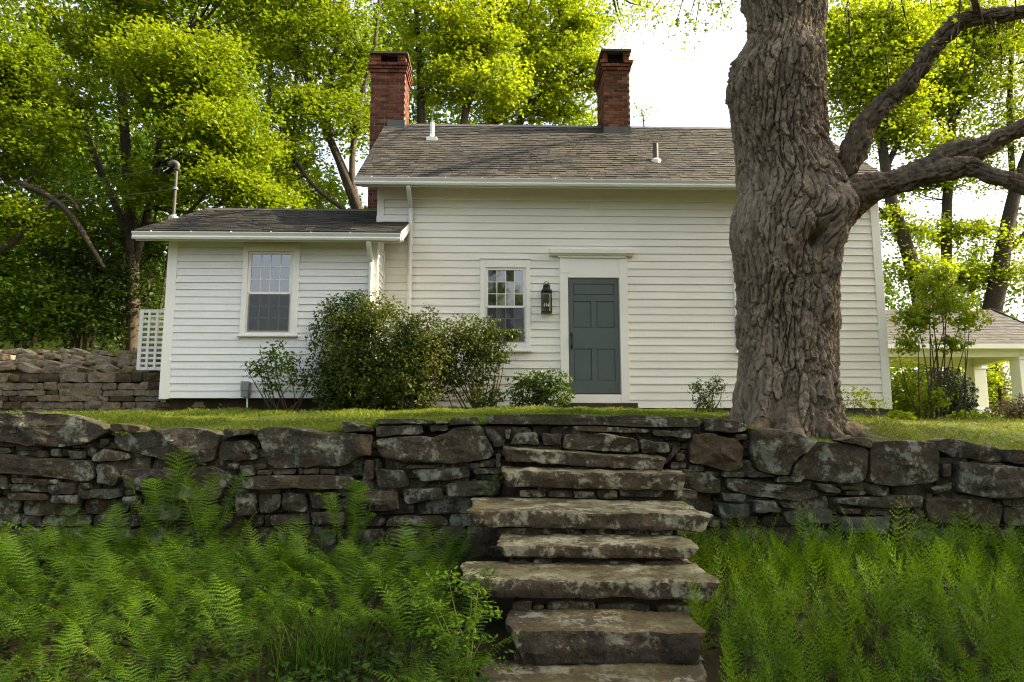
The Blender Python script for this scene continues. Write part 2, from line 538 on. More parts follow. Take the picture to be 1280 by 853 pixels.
def ground_mat(name, a, b, c3):
    m, nt, out = new_mat(name)
    tc = nd(nt, 'TexCoord').outputs['Object']
    n = noise(nt, tc, 0.9, 8, 0.65)
    f = noise(nt, tc, 25, 5, 0.7)
    c = ramp(nt, n, [(0.3, a), (0.5, b), (0.72, c3)])
    c = mixc(nt, 0.6, c, ramp(nt, f, [(0.3, (0.5, 0.5, 0.5)), (0.7, (1.2, 1.2, 1.2))]), 'MULTIPLY')
    finish(nt, out, c, 0.98, f, 0.8, 0.02, 0.05)
    return m


M['lawn'] = ground_mat('lawn_ground', (0.045, 0.05, 0.014), (0.07, 0.09, 0.016), (0.10, 0.12, 0.02))
M['leafmould'] = ground_mat('leaf_mould', (0.018, 0.014, 0.008), (0.032, 0.026, 0.014), (0.045, 0.045, 0.016))

# ------------------------------------------------------------------ terrain
OFF = {}                         # base of each Empty: parts are written in place coordinates and shifted back


def root(name, base, rz=0.0, zonly=False):
    o = empty(name, base, rz)
    OFF[o.name] = Vector((0, 0, base[2])) if zonly else Vector(base)
    return o


_link0 = link


def link(name, me, mat=None, parent=None):
    o = _link0(name, me, mat, parent)
    if parent is not None and parent.name in OFF:
        o.location = -OFF[parent.name]
    return o


def rebase(o):
    """move a one-mesh thing's origin to the middle of its base"""
    me = o.data
    n = len(me.vertices); a = np.empty(n * 3, dtype=np.float32); me.vertices.foreach_get('co', a); a = a.reshape(-1, 3)
    b = np.array([(a[:, 0].min() + a[:, 0].max()) / 2, (a[:, 1].min() + a[:, 1].max()) / 2, a[:, 2].min()])
    me.vertices.foreach_set('co', (a - b).astype(np.float32).ravel()); me.update()
    o.location = b
    return o


def sst(a, b, x):
    t = np.clip((x - a) / (b - a), 0, 1)
    return t * t * (3 - 2 * t)


WALL_D = 7.5
_e = [P(px, py, 7.75) for px, py in ((-400, 522), (0, 524), (110, 527), (150, 538), (200, 540), (330, 541), (440, 539), (475, 531), (600, 527), (640, 524), (880, 525), (930, 535), (960, 543), (1060, 552), (1110, 555), (1180, 556), (1280, 566), (1700, 590))]
EX = [p.x for p in _e]; EZ = [p.z - 0.03 for p in _e]
_h = [P(px, py, 12.0) for px, py in ((-400, 519), (0, 519), (200, 517), (330, 515), (460, 513), (640, 513), (900, 516), (1010, 518), (1110, 524), (1180, 525), (1280, 526), (1700, 530))]
HX = [p.x for p in _h]; HZ = [p.z for p in _h]


def upper(x, y):
    x = np.asarray(x, dtype=float); y = np.asarray(y, dtype=float)
    ze = np.interp(x, EX, EZ); zh = np.interp(x, HX, HZ)
    t = np.clip((y - 7.75) / 4.1, 0, 1)
    z = ze + (zh - ze) * (1 - (1 - t) ** 1.6)
    L = sst(-5.6, -6.6, x)
    z = z + L * (0.72 * sst(11.95, 12.2, y) + 0.55 * sst(13.2, 14.5, y) + 0.075 * np.clip(y - 14.5, 0, 40) + 0.30 * np.clip(y - 21, 0, 25))
    z = z + (1 - L) * 0.06 * np.clip(y - 32, 0, 40)
    z = z + (1 - L) * 0.035 * np.clip(y - 13, 0, 60)
    z = z + 0.03 * fbm(np.stack([x * 0.9, y * 0.9, x * 0], 1), 3)
    return z


def lower(x, y):
    x = np.asarray(x, dtype=float); y = np.asarray(y, dtype=float)
    z = 0.30 - np.clip(7.5 - y, 0, 4.5) * 0.09
    return z + 0.05 * fbm(np.stack([x * 1.1, y * 1.1, x * 0 + 5], 1), 3)


def sheet(name, xs, ys, fn, mat):
    X, Y = np.meshgrid(xs, ys)
    Z = fn(X.ravel(), Y.ravel())
    v = np.stack([X.ravel(), Y.ravel(), Z], 1)
    nx, ny = len(xs), len(ys)
    i = np.arange((ny - 1) * (nx - 1)); r, c = i // (nx - 1), i % (nx - 1)
    a = r * nx + c
    f = np.stack([a, a + 1, a + nx + 1, a + nx], 1)
    return tag(link(name, npmesh(name, v, f, True), mat), kind='structure')


xs = np.unique(np.concatenate([np.linspace(-300, -16, 18), np.linspace(-16, 16, 130), np.linspace(16, 300, 18)]))
sheet('lawn', xs, np.concatenate([np.linspace(7.68, 15, 60), np.linspace(15.3, 45, 40), np.linspace(50, 600, 14)]), upper, M['lawn'])
sheet('garden_ground', xs, np.concatenate([np.linspace(-80, 1, 14), np.linspace(1.3, 7.72, 44)]), lower, M['leafmould'])
# earth held back by the wall (one upright sheet just behind the stones)
v = []; f = []
xw = np.linspace(-16, 16, 120)
zt = upper(xw, np.full_like(xw, 7.72))
for i, x in enumerate(xw):
    v += [(x, 7.71, 0.1), (x, 7.71, zt[i] - 0.03), (x, 7.9, zt[i] - 0.05)]
for i in range(len(xw) - 1):
    f += [(3 * i, 3 * i + 3, 3 * i + 4, 3 * i + 1), (3 * i + 1, 3 * i + 4, 3 * i + 5, 3 * i + 2)]
tag(link('earth_bank', mesh('earth_bank', v, f), M['soil']), kind='structure')


# ------------------------------------------------------------------ house
BASE = 2.0
HOUSE = root('farmhouse', (HO.x, HO.y, BASE), HR, zonly=True)
tag(HOUSE, 'white clapboard farmhouse with two brick chimneys, a low left wing and a teal door', 'house')
WL = -0.72                                               # wing front plane
xl, xr = H(471, 300).x, 0.5 * (H(1097, 247).x + H(1113, 509).x)
zb, zfr, zso = H(750, 510).z, H(700, 252).z, H(700, 236).z
RID = 2.5
ge_t, ge_b = H(700, 225, -0.5).z, H(700, 233, -0.5).z
rxl, rxr = H(445, 224, -0.47).x, H(1119, 226, -0.47).x
zr = H(720, 159, RID).z
ze = ge_t + 0.03
xel, xer = H(206, 400, WL).x, H(469, 400, WL).x
zeb, zet = H(300, 498, WL).z, H(300, 301, WL).z
WR = 1.5
wg_t, wg_b = H(330, 291.5, -1.12).z, H(330, 300, -1.12).z
wxl, wxr = H(168, 291, -1.12).x, H(501, 291, -1.12).x
wze = wg_t + 0.03
wzr = H(350, 263, WR).z


def prism(profile, x0, x1):
    """profile in (y,z), extruded along x"""
    n = len(profile)
    v = [(x0, y, z) for y, z in profile] + [(x1, y, z) for y, z in profile]
    f = [tuple(range(n)), tuple(range(2 * n - 1, n - 1, -1))]
    for i in range(n):
        j = (i + 1) % n
        f.append((i, i + n, j + n, j))
    return v, f


slope = (zr - ze) / (RID + 0.47)
wall = MB().add(*prism([(0, zb), (2 * RID, zb), (2 * RID, zso), (RID, zr - 0.14), (0, zso)], xl, xr)).build('main_wall', M['paint'], HOUSE)
wingw = MB().add(*prism([(WL, zeb), (3.7, zeb), (3.7, zet), (WR, wzr - 0.14), (WL, zet)], xel, xer)).build('wing_wall', M['wing_paint'], HOUSE)
# foundation
fz = BASE - 0.5
fnd = MB().box(xl + 0.05, xr - 0.03, 0.03, 4.9, fz, zb - 0.004).build('foundation', M['slate'], HOUSE)
fnd2 = MB().box(xel + 0.06, xer - 0.04, WL + 0.09, 3.6, fz, zeb - 0.004).build('wing_foundation', M['soil'], HOUSE)

# openings that interrupt the boards, house x and z ranges
def rect(px0, py0, px1, py1, ly=0.0):
    a, b = H(px0, (py0 + py1) / 2, ly), H(px1, (py0 + py1) / 2, ly)
    pm = (px0 + px1) / 2
    return (a.x, b.x, H(pm, py1, ly).z, H(pm, py0, ly).z)


W1 = rect(600, 325, 663, 438)
W1G = rect(608, 337, 656, 428)
W2 = rect(917.5, 325, 987, 440)
W2G = rect(926, 337, 979, 430)
W3 = rect(303, 308, 374, 419, WL)
W3G = rect(311, 317, 364, 415, WL)
DC = rect(700, 320, 785, 511)
DD = rect(711, 349, 774, 492)


def clap(x0, x1, y, z0, z1, t, parent, mat, axis='x'):
    h = (z1 - z0) * 1.05
    j = random.uniform(-0.0025, 0.0025); k = random.uniform(-0.0025, 0.0025); tt = t + random.uniform(-0.003, 0.003)
    pts = []
    for x, dz in ((x0, j), (x1, k)):
        for yy, zz in ((0.0, z0 + dz), (-tt, z0 + dz), (-tt + 0.002, z0 + dz + 0.006), (-0.004, z0 + h), (0.0, z0 + h)):
            pts.append((x, y + yy, zz) if axis == 'x' else (y - yy, x, zz))
    fs = [(0, 1, 2, 3, 4), (9, 8, 7, 6, 5)]
    for i in range(5):
        a, b = i, (i + 1) % 5
        fs.append((a, a + 5, b + 5, b))
    if axis == 'x':
        fs = [q[::-1] for q in fs]
    return link('clapboard', mesh('clapboard', pts, fs), mat, parent)


def clad(x0, x1, y, z0, z1, n, holes, parent, mat, t=0.022, joints=0.5):
    dz = (z1 - z0) / n
    for r in range(n):
        a, b = z0 + r * dz, z0 + (r + 1) * dz
        segs = [(x0, x1)]
        for (hx0, hx1, hz0, hz1) in holes:
            if b <= hz0 + 0.02 or a >= hz1 - 0.02: continue
            new = []
            for s0, s1 in segs:
                if hx1 <= s0 or hx0 >= s1: new.append((s0, s1)); continue
                if hx0 - s0 > 0.03: new.append((s0, hx0))
                if s1 - hx1 > 0.03: new.append((hx1, s1))
            segs = new
        for s0, s1 in segs:
            if s1 - s0 > 2.2 and random.random() < joints:
                c = s0 + (s1 - s0) * random.uniform(0.25, 0.75)
                clap(s0, c - 0.0012, y, a, b, t, parent, mat); clap(c + 0.0012, s1, y, a, b, t, parent, mat)
            else:
                clap(s0, s1, y, a, b, t, parent, mat)


CB = 0.155
clad(xl + 0.125, xr - CB, -0.001, zb + 0.002, zfr, 27, [W1, DC, W2], wall, M['paint'], joints=0.85)
clad(xel + CB, xer - 0.11, WL - 0.001, zeb + 0.002, zet, 22, [W3], wingw, M['wing_paint'], joints=0.2)
for r in range(22):                                     # short side of the wing that faces the door
    dz = (zet - zeb) / 22
    clap(WL + 0.10, -0.12, xer + 0.001, zeb + r * dz, zeb + (r + 1) * dz, 0.02, wingw, M['wing_paint'], 'y')
# trim
MB().box(xl - 0.004, xl + 0.125, -0.03, 0.10, zb, zfr + 0.004, 0.003).build('corner_board', M['trim'], HOUSE)
MB().box(xr - CB, xr + 0.004, -0.03, 0.12, zb - 0.02, zfr + 0.004, 0.003).build('corner_board', M['trim'], HOUSE)
MB().box(xel - 0.004, xel + CB, WL - 0.03, WL + 0.12, zeb - 0.015, zet + 0.01, 0.003).build('corner_board', M['trim'], HOUSE)
MB().box(xer - 0.11, xer + 0.022, WL - 0.03, WL + 0.10, zeb - 0.015, zet + 0.01, 0.003).build('corner_board', M['trim'], HOUSE)
MB().box(xer + 0.003, xer + 0.03, -0.12, -0.03, zeb, zet, 0).build('corner_board', M['trim'], HOUSE)
MB().box(xl - 0.006, xr + 0.006, -0.036, 0.06, zfr + 0.004, zso + 0.05, 0.003).build('frieze_board', M['trim'], HOUSE)
# soffits with little round vents
sof = MB().box(rxl + 0.01, rxr - 0.01, -0.45, 0.02, zso - 0.002, zso + 0.03).build('soffit', M['soffit'], HOUSE)
for i in range(19):
    x = xl + 0.35 + i * 0.475
    MB().lathe([(0.035, zso - 0.008), (0.04, zso - 0.001)], x, -0.24, 14).build('soffit_vent', M['dark_metal'], sof)
MB().box(wxl + 0.01, wxr - 0.01, -1.08, WL + 0.02, zet + 0.008, zet + 0.03).build('wing_soffit', M['soffit'], HOUSE)


def gutter(x0, x1, y, zt, zbm, name):
    h = zt - zbm
    prof = [(y + 0.10, zbm + 0.01), (y + 0.02, zbm), (y + 0.006, zbm + 0.25 * h), (y + 0.02, zbm + 0.5 * h), (y - 0.005, zbm + 0.8 * h), (y - 0.012, zbm + 0.9 * h), (y - 0.012, zt), (y + 0.004, zt), (y + 0.006, zbm + 0.85 * h), (y + 0.10, zbm + 0.85 * h)]
    o = MB().add(*prism(prof[::-1], x0, x1)).build(name, M['gutter'], HOUSE)
    for i in range(int((x1 - x0) / 0.65)):
        x = x0 + 0.3 + i * 0.65
        MB().box(x, x + 0.016, y - 0.002, y + 0.1, zt + 0.001, zt + 0.016).build('gutter_strap', M['gutter'], o)
    return o


g1 = gutter(rxl - 0.02, rxr + 0.01, -0.55, ge_t, ge_b, 'gutter')
MB().box(rxl + 0.0, rxr - 0.0, -0.45, -0.42, ge_b - 0.01, ge_t + 0.02).build('fascia', M['trim'], HOUSE)
g2 = gutter(wxl - 0.02, wxr + 0.0, -1.17, wg_t, wg_b, 'wing_gutter')
MB().box(wxl, wxr - 0.01, -1.07, -1.04, wg_b - 0.01, wg_t + 0.02).build('wing_fascia', M['trim'], HOUSE)


def downspout(x, ytop, ztop, yw, zbot):
    pts = [(x, ytop, ztop), (x, ytop + 0.02, ztop - 0.07), (x, yw - 0.06, ztop - 0.28), (x, yw - 0.045, ztop - 0.40), (x, yw - 0.045, zbot)]
    p, r = smooth_path(pts, [0.042] * 5, 4)
    o = MB().tube(p, r, 12).build('downspout', M['gutter'], HOUSE, True)
    for z in (ztop - 0.5, (ztop + zbot) / 2, zbot + 0.4):
        MB().box(x - 0.06, x + 0.06, yw - 0.05, yw, z, z + 0.03).build('strap', M['gutter'], o)


downspout(H(513, 300, -0.05).x, -0.46, ge_b + 0.01, -0.03, zb)
downspout(H(464, 340, WL - 0.05).x, -1.08, wg_b + 0.01, WL - 0.035, zeb)


# roofs -----------------------------------------------------------------
def roof_slab(x0, x1, y0, z0, y1, z1, th, name, mat, parent):
    d = Vector((0, y1 - y0, z1 - z0)).normalized(); n = Vector((0, -d.z, d.y)) * th
    prof = [(y0, z0), (y1, z1), (y1 - n.y, z1 - n.z), (y0 - n.y, z0 - n.z)]
    return MB().add(*prism(prof, x0, x1)).build(name, mat, parent)


def shingles(parent, mat, o, u, v, width, length, expo=0.135, wlo=0.12, whi=0.22, cut=None, sag=0.0):
    """courses of thin tapered tabs laid up a slope from o; u along the eave, v up the slope"""
    o, u, v = np.array(o), np.array(u), np.array(v)
    n = np.cross(u, v)
    V = []; A = []
    rows = int(length / expo)
    for r in range(rows):
        s = -random.uniform(0, whi)
        while s < width:
            w = random.uniform(wlo, whi)
            a, b = max(0, s), min(width, s + w - 0.006)
            s += w
            if b - a < 0.02: continue
            v0 = r * expo + random.uniform(-0.008, 0.004)
            v1 = min(v0 + expo * 1.6, length)
            if cut and cut(a, b, v0): continue
            t0 = 0.016 + random.uniform(-0.002, 0.008); t1 = 0.003
            if sag:
                dip = -sag * math.sin(math.pi * (0.5 * (a + b)) / width)
            else: dip = 0
            q = []
            for (uu, vv, tt) in ((a, v0, 0), (b, v0, 0), (a, v0, t0), (b, v0, t0), (a, v1, t1), (b, v1, t1)):
                q.append(o + u * uu + v * vv + n * (tt + 0.002) + np.array((0, 0, dip)))
            V.append(q); A.append(random.random())
    V = np.array(V); k = len(V); base = (np.arange(k) * 6)[:, None]
    F = np.concatenate([base + np.array([[0, 1, 3, 2]]), base + np.array([[2, 3, 5, 4]])])
    me = npmesh('shingle_courses', V.reshape(-1, 3), F, False, np.concatenate([A, A]))
    return tag(link('shingle_courses', me, mat, parent), kind='stuff')


vm = Vector((0, RID + 0.47, zr - ze)); lm = vm.length; vm.normalize()
roof = roof_slab(rxl, rxr, -0.47, ze, RID, zr, 0.05, 'roof', M['dark_metal'], HOUSE)
roof_slab(rxr, rxl, 2 * RID + 0.47, ze, RID, zr, 0.05, 'back_roof', M['shingle'], HOUSE)
shingles(roof, M['shingle'], (rxl, -0.49, ze - 0.015), (1, 0, 0), tuple(vm), rxr - rxl, lm + 0.02, 0.135, 0.13, 0.24)
MB().add(*prism([(RID - 0.13, zr - 0.07), (RID, zr + 0.035), (RID + 0.13, zr - 0.07)], rxl, rxr)).build('ridge_cap', M['dark_metal'], roof)
for x0 in (rxl - 0.02, rxr):                              # rake boards
    roof_slab(x0, x0 + 0.02, -0.47, ze - 0.02, RID, zr - 0.02, 0.14, 'rake_board', M['trim'], HOUSE)
vw = Vector((0, WR + 1.12, wzr - wze)); lw = vw.length; vw.normalize()
wroof = MB().add(*prism([(-1.12, wze), (-0.005, wze + (wzr - wze) * 1.115 / (WR + 1.12)), (-0.005, wze + (wzr - wze) * 1.115 / (WR + 1.12) - 0.05), (-1.12, wze - 0.05)], wxl, wxr)) \
    .add(*prism([(-0.005, wze + (wzr - wze) * 1.115 / (WR + 1.12)), (WR, wzr), (WR, wzr - 0.05), (-0.005, wze + (wzr - wze) * 1.115 / (WR + 1.12) - 0.05)], wxl, xl - 0.01)).build('wing_roof', M['dark_metal'], HOUSE)
vcut = 1.10 / vw.y
shingles(wroof, M['shingle'], (wxl, -1.14, wze - 0.01), (1, 0, 0), tuple(vw), wxr - wxl, lw, 0.13, 0.13, 0.24,
         cut=lambda a, b, v0: v0 > vcut - 0.12 and wxl + b > xl - 0.01, sag=0.0)
roof_slab(xl - 0.01, wxl, 2 * WR + 1.12, wze, WR, wzr, 0.05, 'wing_back_roof', M['shingle'], HOUSE)
MB().add(*prism([(WR - 0.12, wzr - 0.04), (WR, wzr + 0.03), (WR + 0.12, wzr - 0.04)], wxl, xl - 0.02)).build('ridge_cap', M['dark_metal'], wroof)
roof_slab(wxl - 0.02, wxl, -1.12, wze - 0.02, WR, wzr - 0.02, 0.12, 'rake_board', M['trim'], HOUSE)
roof_slab(wxr, wxr + 0.02, -1.14, wze - 0.005, -0.04, wze + (wzr - wze) * 1.08 / (WR + 1.12) - 0.005, 0.14, 'rake_board', M['trim'], HOUSE)
zfl = wze + (wzr - wze) * 1.12 / (WR + 1.12)
MB().box(xl - 0.01, wxr + 0.03, -0.034, -0.0, zfl + 0.0, zfl + 0.10).build('wall_flashing', M['trim'], HOUSE)

# vents on the roof
def on_roof(px, py):
    d = ray(px, py)                                       # meet the main roof plane
    best = None
    for k in range(400):
        ly = -0.47 + k * 0.0075
        p = H(px, py, ly)
        e = abs(p.z - (ze + (ly + 0.47) * slope))
        if best is None or e < best[0]: best = (e, p)
    return best[1]


p = on_roof(540, 175)
vp = MB().lathe([(0.045, p.z - 0.1), (0.045, p.z + 0.38)], p.x, p.y, 14).build('vent_pipe', M['white_plastic'], roof, False)
MB().box(p.x - 0.11, p.x + 0.11, p.y - 0.10, p.y + 0.12, p.z - 0.06, p.z + 0.03).build('pipe_boot', M['white_plastic'], roof)
MB().tube([(p.x, p.y, p.z + 0.36), (p.x - 0.01, p.y, p.z + 0.55), (p.x + 0.05, p.y, p.z + 0.75)], 0.006, 5).build('wire', M['grey_metal'], roof)
p = on_roof(820, 202)
MB().lathe([(0.05, p.z - 0.1), (0.05, p.z + 0.36), (0.04, p.z + 0.36), (0.04, p.z + 0.3)], p.x, p.y, 14).build('vent_pipe', M['dark_metal'], roof)
MB().lathe([(0.10, p.z - 0.06), (0.10, p.z + 0.02), (0.06, p.z + 0.05)], p.x, p.y, 14).build('pipe_boot', M['white_plastic'], roof)

# chimneys ----------------------------------------------------------------
_bm = MB().box(-0.5, 0.5, -0.5, 0.5, -0.5, 0.5).build('brick', M['brick'])
brick_me = _bm.data
bpy.data.objects.remove(_bm)


def put_brick(parent, x, y, z, lx, ly, lz):
    o = bpy.data.objects.new('brick', brick_me); C.objects.link(o); o.parent = parent
    j = lambda a: random.uniform(-a, a)
    o.location = (x + j(0.003), y + j(0.003), z + j(0.0015)); o.scale = (lx, ly, lz)
    o.rotation_euler = (j(0.008), j(0.008), j(0.012))


def chimney(x0, x1, y0, y1, z0, z1, sides, op, corb, zside):
    """brick stack with an open throat under a cap slab; op = opening x range and height"""
    pit = 0.0735
    n = int((z1 - z0) / pit)
    z0 = z1 - n * pit
    ox0, ox1, oh = op
    m = MB().box(x0 + 0.006, x1 - 0.006, y0 + 0.006, y1 - 0.006, z0, z1 - oh - 0.02)
    ch = m.build('chimney', M['mortar'], HOUSE)
    MB().box(x0 + 0.09, x1 - 0.09, y0 + 0.16, y1 - 0.16, z1 - oh - 0.02, z1 - 0.004).build('flue', M['flue_black'], ch)
    MB().box(x0 - 0.05, x1 + 0.05, y0 - 0.05, y1 + 0.05, z1, z1 + 0.045).build('cap_slab', M['slate'], ch)
    bl, bh, bw = 0.205, 0.062, 0.098
    for c in range(n):
        z = z0 + (c + 0.5) * pit
        top = n - c
        g = 0.0
        if corb[0] <= top <= corb[1]: g = 0.03 + 0.022 * min(2, top - corb[0] if False else corb[1] - top)
        half = 0.1075 * (c % 2)
        def run(a0, a1):
            s = a0 - half
            while s < a1 - 0.02:
                a, b = max(s, a0), min(s + 0.203, a1)
                if b - a > 0.04: yield (a, b)
                s += 0.215
        for a, b in run(x0 - g, x1 + g):
            if top * pit <= oh + 0.03 and a < ox1 and b > ox0:
                if a < ox0 - 0.04: put_brick(ch, (a + ox0) / 2, y0 - g + bw / 2, z, ox0 - a, bw, bh)
                if b > ox1 + 0.04: put_brick(ch, (b + ox1) / 2, y0 - g + bw / 2, z, b - ox1, bw, bh)
                continue
            put_brick(ch, (a + b) / 2, y0 - g + bw / 2, z, b - a, bw, bh)
        for sgn in sides:
            if z < zside[sgn]: continue
            for a, b in run(y0 - g + bw + 0.01, y1 + g):
                put_brick(ch, (x1 + g - bw / 2) if sgn > 0 else (x0 - g + bw / 2), (a + b) / 2, z, bw, b - a, bh)
    MB().box(ox0 - 0.01, ox1 + 0.01, y0 + 0.12, y0 + 0.15, z1 - oh - 0.01, z1).build('throat', M['flue_black'], ch)  # near-black panel closing the opening in front of the flue box
    return ch


cy = 2.32
a, b = H(463, 130, cy), H(506, 130, cy)
zt1 = H(485, 68, cy).z
zrf = lambda y: ze + (y + 0.47) * slope
c1 = chimney(a.x, b.x, cy, cy + 0.72, H(460, 268, cy).z, zt1, (-1, 1), (H(477, 73, cy).x, H(497, 73, cy).x, zt1 - H(485, 79, cy).z), (4, 6), {1: zrf(cy) - 0.3, -1: zt1 - 1.9})
MB().box(H(484, 160, cy).x, b.x + 0.012, cy - 0.014, cy + 0.74, zrf(cy) - 0.25, zrf(cy) + 0.17).build('flashing', M['flash'], c1)
cy2 = on_roof(770, 168).y
a, b = H(755, 130, cy2), H(787.5, 130, cy2)
zt2 = H(770, 65, cy2).z
c2 = chimney(a.x, b.x, cy2, cy2 + 0.98, zrf(cy2) - 0.1, zt2, (-1, 1), (H(759, 72, cy2).x, H(779, 72, cy2).x, zt2 - H(770, 79, cy2).z), (4, 6), {1: 0, -1: 0})
MB().box(a.x - 0.012, b.x + 0.012, cy2 - 0.014, cy2 + 0.99, zrf(cy2) - 0.2, zrf(cy2) + 0.17).build('flashing', M['flash'], c2)


# windows, door ------------------------------------------------------------
def window(W, G, y, meet, cols, rows_u, rows_l, trimmat):
    x0, x1, z0, z1 = W; gx0, gx1, gz0, gz1 = G
    yf = y - 0.05
    m = MB().box(x0, gx0 - 0.02, yf, y, z0, z1, 0.003).box(gx1 + 0.02, x1, yf, y, z0, z1, 0.003)
    m.box(gx0 - 0.02, gx1 + 0.02, yf + 0.002, y, gz1 + 0.025, z1 - 0.001, 0.003).box(gx0 - 0.02, gx1 + 0.02, yf + 0.002, y, z0 + 0.001, gz0 - 0.03, 0.003)
    win = m.build('window', trimmat, HOUSE)
    MB().box(x0 - 0.03, x1 + 0.03, yf - 0.03, y - 0.001, z0 - 0.035, z0 - 0.001, 0.004).build('sill', trimmat, win)
    MB().box(x0 - 0.012, x1 + 0.012, yf - 0.018, y - 0.001, z1 + 0.001, z1 + 0.02, 0.003).build('drip_cap', trimmat, win)
    ys = y - 0.028
    sash = MB()
    for (s0, s1, yy) in ((gz0, meet, ys + 0.012), (meet, gz1, ys)):
        sash.box(gx0 - 0.018, gx0 + 0.03, yy, y - 0.002, s0 - 0.028 if s0 == gz0 else s0, s1 + (0.023 if s1 == gz1 else 0.0))
        sash.box(gx1 - 0.03, gx1 + 0.018, yy, y - 0.002, s0 - 0.028 if s0 == gz0 else s0, s1 + (0.023 if s1 == gz1 else 0.0))
    sash.box(gx0 + 0.03, gx1 - 0.03, ys + 0.001, y - 0.002, gz1 - 0.02, gz1 + 0.02)
    sash.box(gx0 + 0.03, gx1 - 0.03, ys + 0.013, y - 0.002, gz0 - 0.026, gz0 + 0.03)
    sash.box(gx0 + 0.03, gx1 - 0.03, ys - 0.006, y - 0.002, meet - 0.02, meet + 0.02)
    sash.build('sash', trimmat, win)
    for (s0, s1, rows, low) in ((meet + 0.02, gz1 - 0.02, rows_u, False), (gz0 + 0.03, meet - 0.02, rows_l, True)):
        a0, a1 = gx0 + 0.03, gx1 - 0.03
        cw, rh = (a1 - a0) / cols, (s1 - s0) / rows
        for c in range(cols):
            for r in range(rows):
                j = random.uniform(-0.0012, 0.0012)
                xa, xb, za, zc = a0 + c * cw + 0.004, a0 + (c + 1) * cw - 0.004, s0 + r * rh + 0.004, s0 + (r + 1) * rh - 0.004
                k = random.uniform(-0.001, 0.001)
                yy = y - 0.012
                link('pane', mesh('pane', [(xa, yy + j, za), (xb, yy - j, za), (xb, yy - j + k, zc), (xa, yy + j + k, zc), (xa, yy + .005, za), (xb, yy + .005, za), (xb, yy + .005, zc), (xa, yy + .005, zc)],
                                  [(0, 1, 2, 3), (7, 6, 5, 4), (0, 4, 5, 1), (1, 5, 6, 2), (2, 6, 7, 3), (3, 7, 4, 0)]), M['glass'], win)
        for c in range(1, cols):
            MB().box(a0 + c * cw - 0.006, a0 + c * cw + 0.006, y - 0.020, y - 0.004, s0, s1).build('muntin', trimmat, win)
        for r in range(1, rows):
            MB().box(a0, a1, y - 0.0205, y - 0.0035, s0 + r * rh - 0.006, s0 + r * rh + 0.006).build('muntin', trimmat, win)
    MB().box(gx0 + 0.01, gx1 - 0.01, y - 0.034, y - 0.0315, gz0 + 0.0, meet - 0.021).build('insect_screen', M['screen'], win)


window(W1, W1G, 0.0, H(632, 384).z, 4, 3, 3, M['trim'])
window(W2, W2G, 0.0, H(950, 384).z, 4, 3, 3, M['trim'])
window(W3, W3G, WL, H(338, 367, WL).z, 4, 3, 3, M['trim'])

dx0, dx1, dz0, dz1 = DC
ex0, ex1, ez0, ez1 = DD
zth = H(742, 504).z
fr = MB().box(dx0, ex0 - 0.012, -0.055, -0.001, zth, dz1, 0.003).box(ex1 + 0.012, dx1, -0.055, -0.001, zth, dz1, 0.003)
fr.box(ex0 - 0.011, ex1 + 0.011, -0.052, -0.001, ez1 + 0.014, dz1, 0.003)
frame = fr.build('door_frame', M['trim'], HOUSE)
MB().box(dx0 + 0.002, H(712, 330).x, -0.062, -0.0555, ez1 + 0.1, dz1 - 0.004).build('casing_block', M['trim'], frame)
cz0, cz1 = H(740, 319.5, -0.1).z, H(740, 312, -0.1).z
cx0, cx1 = H(687, 315, -0.12).x, H(792, 315, -0.12).x
MB().add(*prism([(-0.001, cz0), (-0.10, cz0), (-0.115, cz0 + 0.02), (-0.15, cz0 + 0.035), (-0.155, cz1 - 0.01), (-0.001, cz1 + 0.03)][::-1], cx0, cx1)).build('cornice', M['trim'], frame)
MB().box(cx0 + 0.16, cx1 - 0.16, -0.085, -0.001, cz0 - 0.035, cz0 - 0.001).build('bed_moulding', M['trim'], frame)
MB().box(ex0 - 0.012, ex1 + 0.012, -0.04, -0.001, ez0 - 0.02, ez0 - 0.004).build('threshold', M['dark_metal'], frame)
MB().box(H(712, 498).x, H(785, 498).x, -0.05, -0.001, zth - 0.004, ez0 - 0.022, 0.002).build('sill_board', M['trim'], frame)
MB().box(H(706, 508, -0.3).x, H(797, 508, -0.3).x, -0.34, -0.02, zth - 0.115, zth - 0.008, 0.01).build('door_step', M['old_wood'], HOUSE)
dt = -0.030
door = MB()
sw = 0.085
xm = (ex0 + ex1) / 2
zz = lambda py: H(742, py).z
rails = [(349.0, 355.5), (369, 377.5), (410, 436.5), (476, 492)]
door.box(ex0 + 0.002, ex1 - 0.002, dt + 0.018, -0.002, ez0, ez1 - 0.003)
door.box(ex0 + 0.003, ex0 + sw, dt, dt + 0.0175, ez0, ez1 - 0.004, 0.003).box(ex1 - sw, ex1 - 0.003, dt, dt + 0.0175, ez0, ez1 - 0.004, 0.003)
for t, bt in rails:
    door.box(ex0 + sw, ex1 - sw, dt + 0.0005, dt + 0.0175, zz(bt) if bt < 492 else ez0, min(zz(t), ez1 - 0.004), 0.003)
for t, bt in ((377.5, 410), (436.5, 476)):
    door.box(xm - 0.05, xm + 0.05, dt + 0.001, dt + 0.0175, zz(bt), zz(t), 0.003)
door = door.build('door', M['door'], HOUSE)
for (a, b, t, bt) in ((ex0 + sw, ex1 - sw, 355.5, 369), (ex0 + sw, xm - 0.05, 377.5, 410), (xm + 0.05, ex1 - sw, 377.5, 410), (ex0 + sw, xm - 0.05, 436.5, 476), (xm + 0.05, ex1 - sw, 436.5, 476)):
    MB().box(a + 0.003, b - 0.003, dt + 0.008, dt + 0.0176, zz(bt) + 0.003, zz(t) - 0.003, 0.0085).build('panel', M['door'], door)
hx, hz0, hz1 = ex0 + 0.045, zz(438), zz(416)
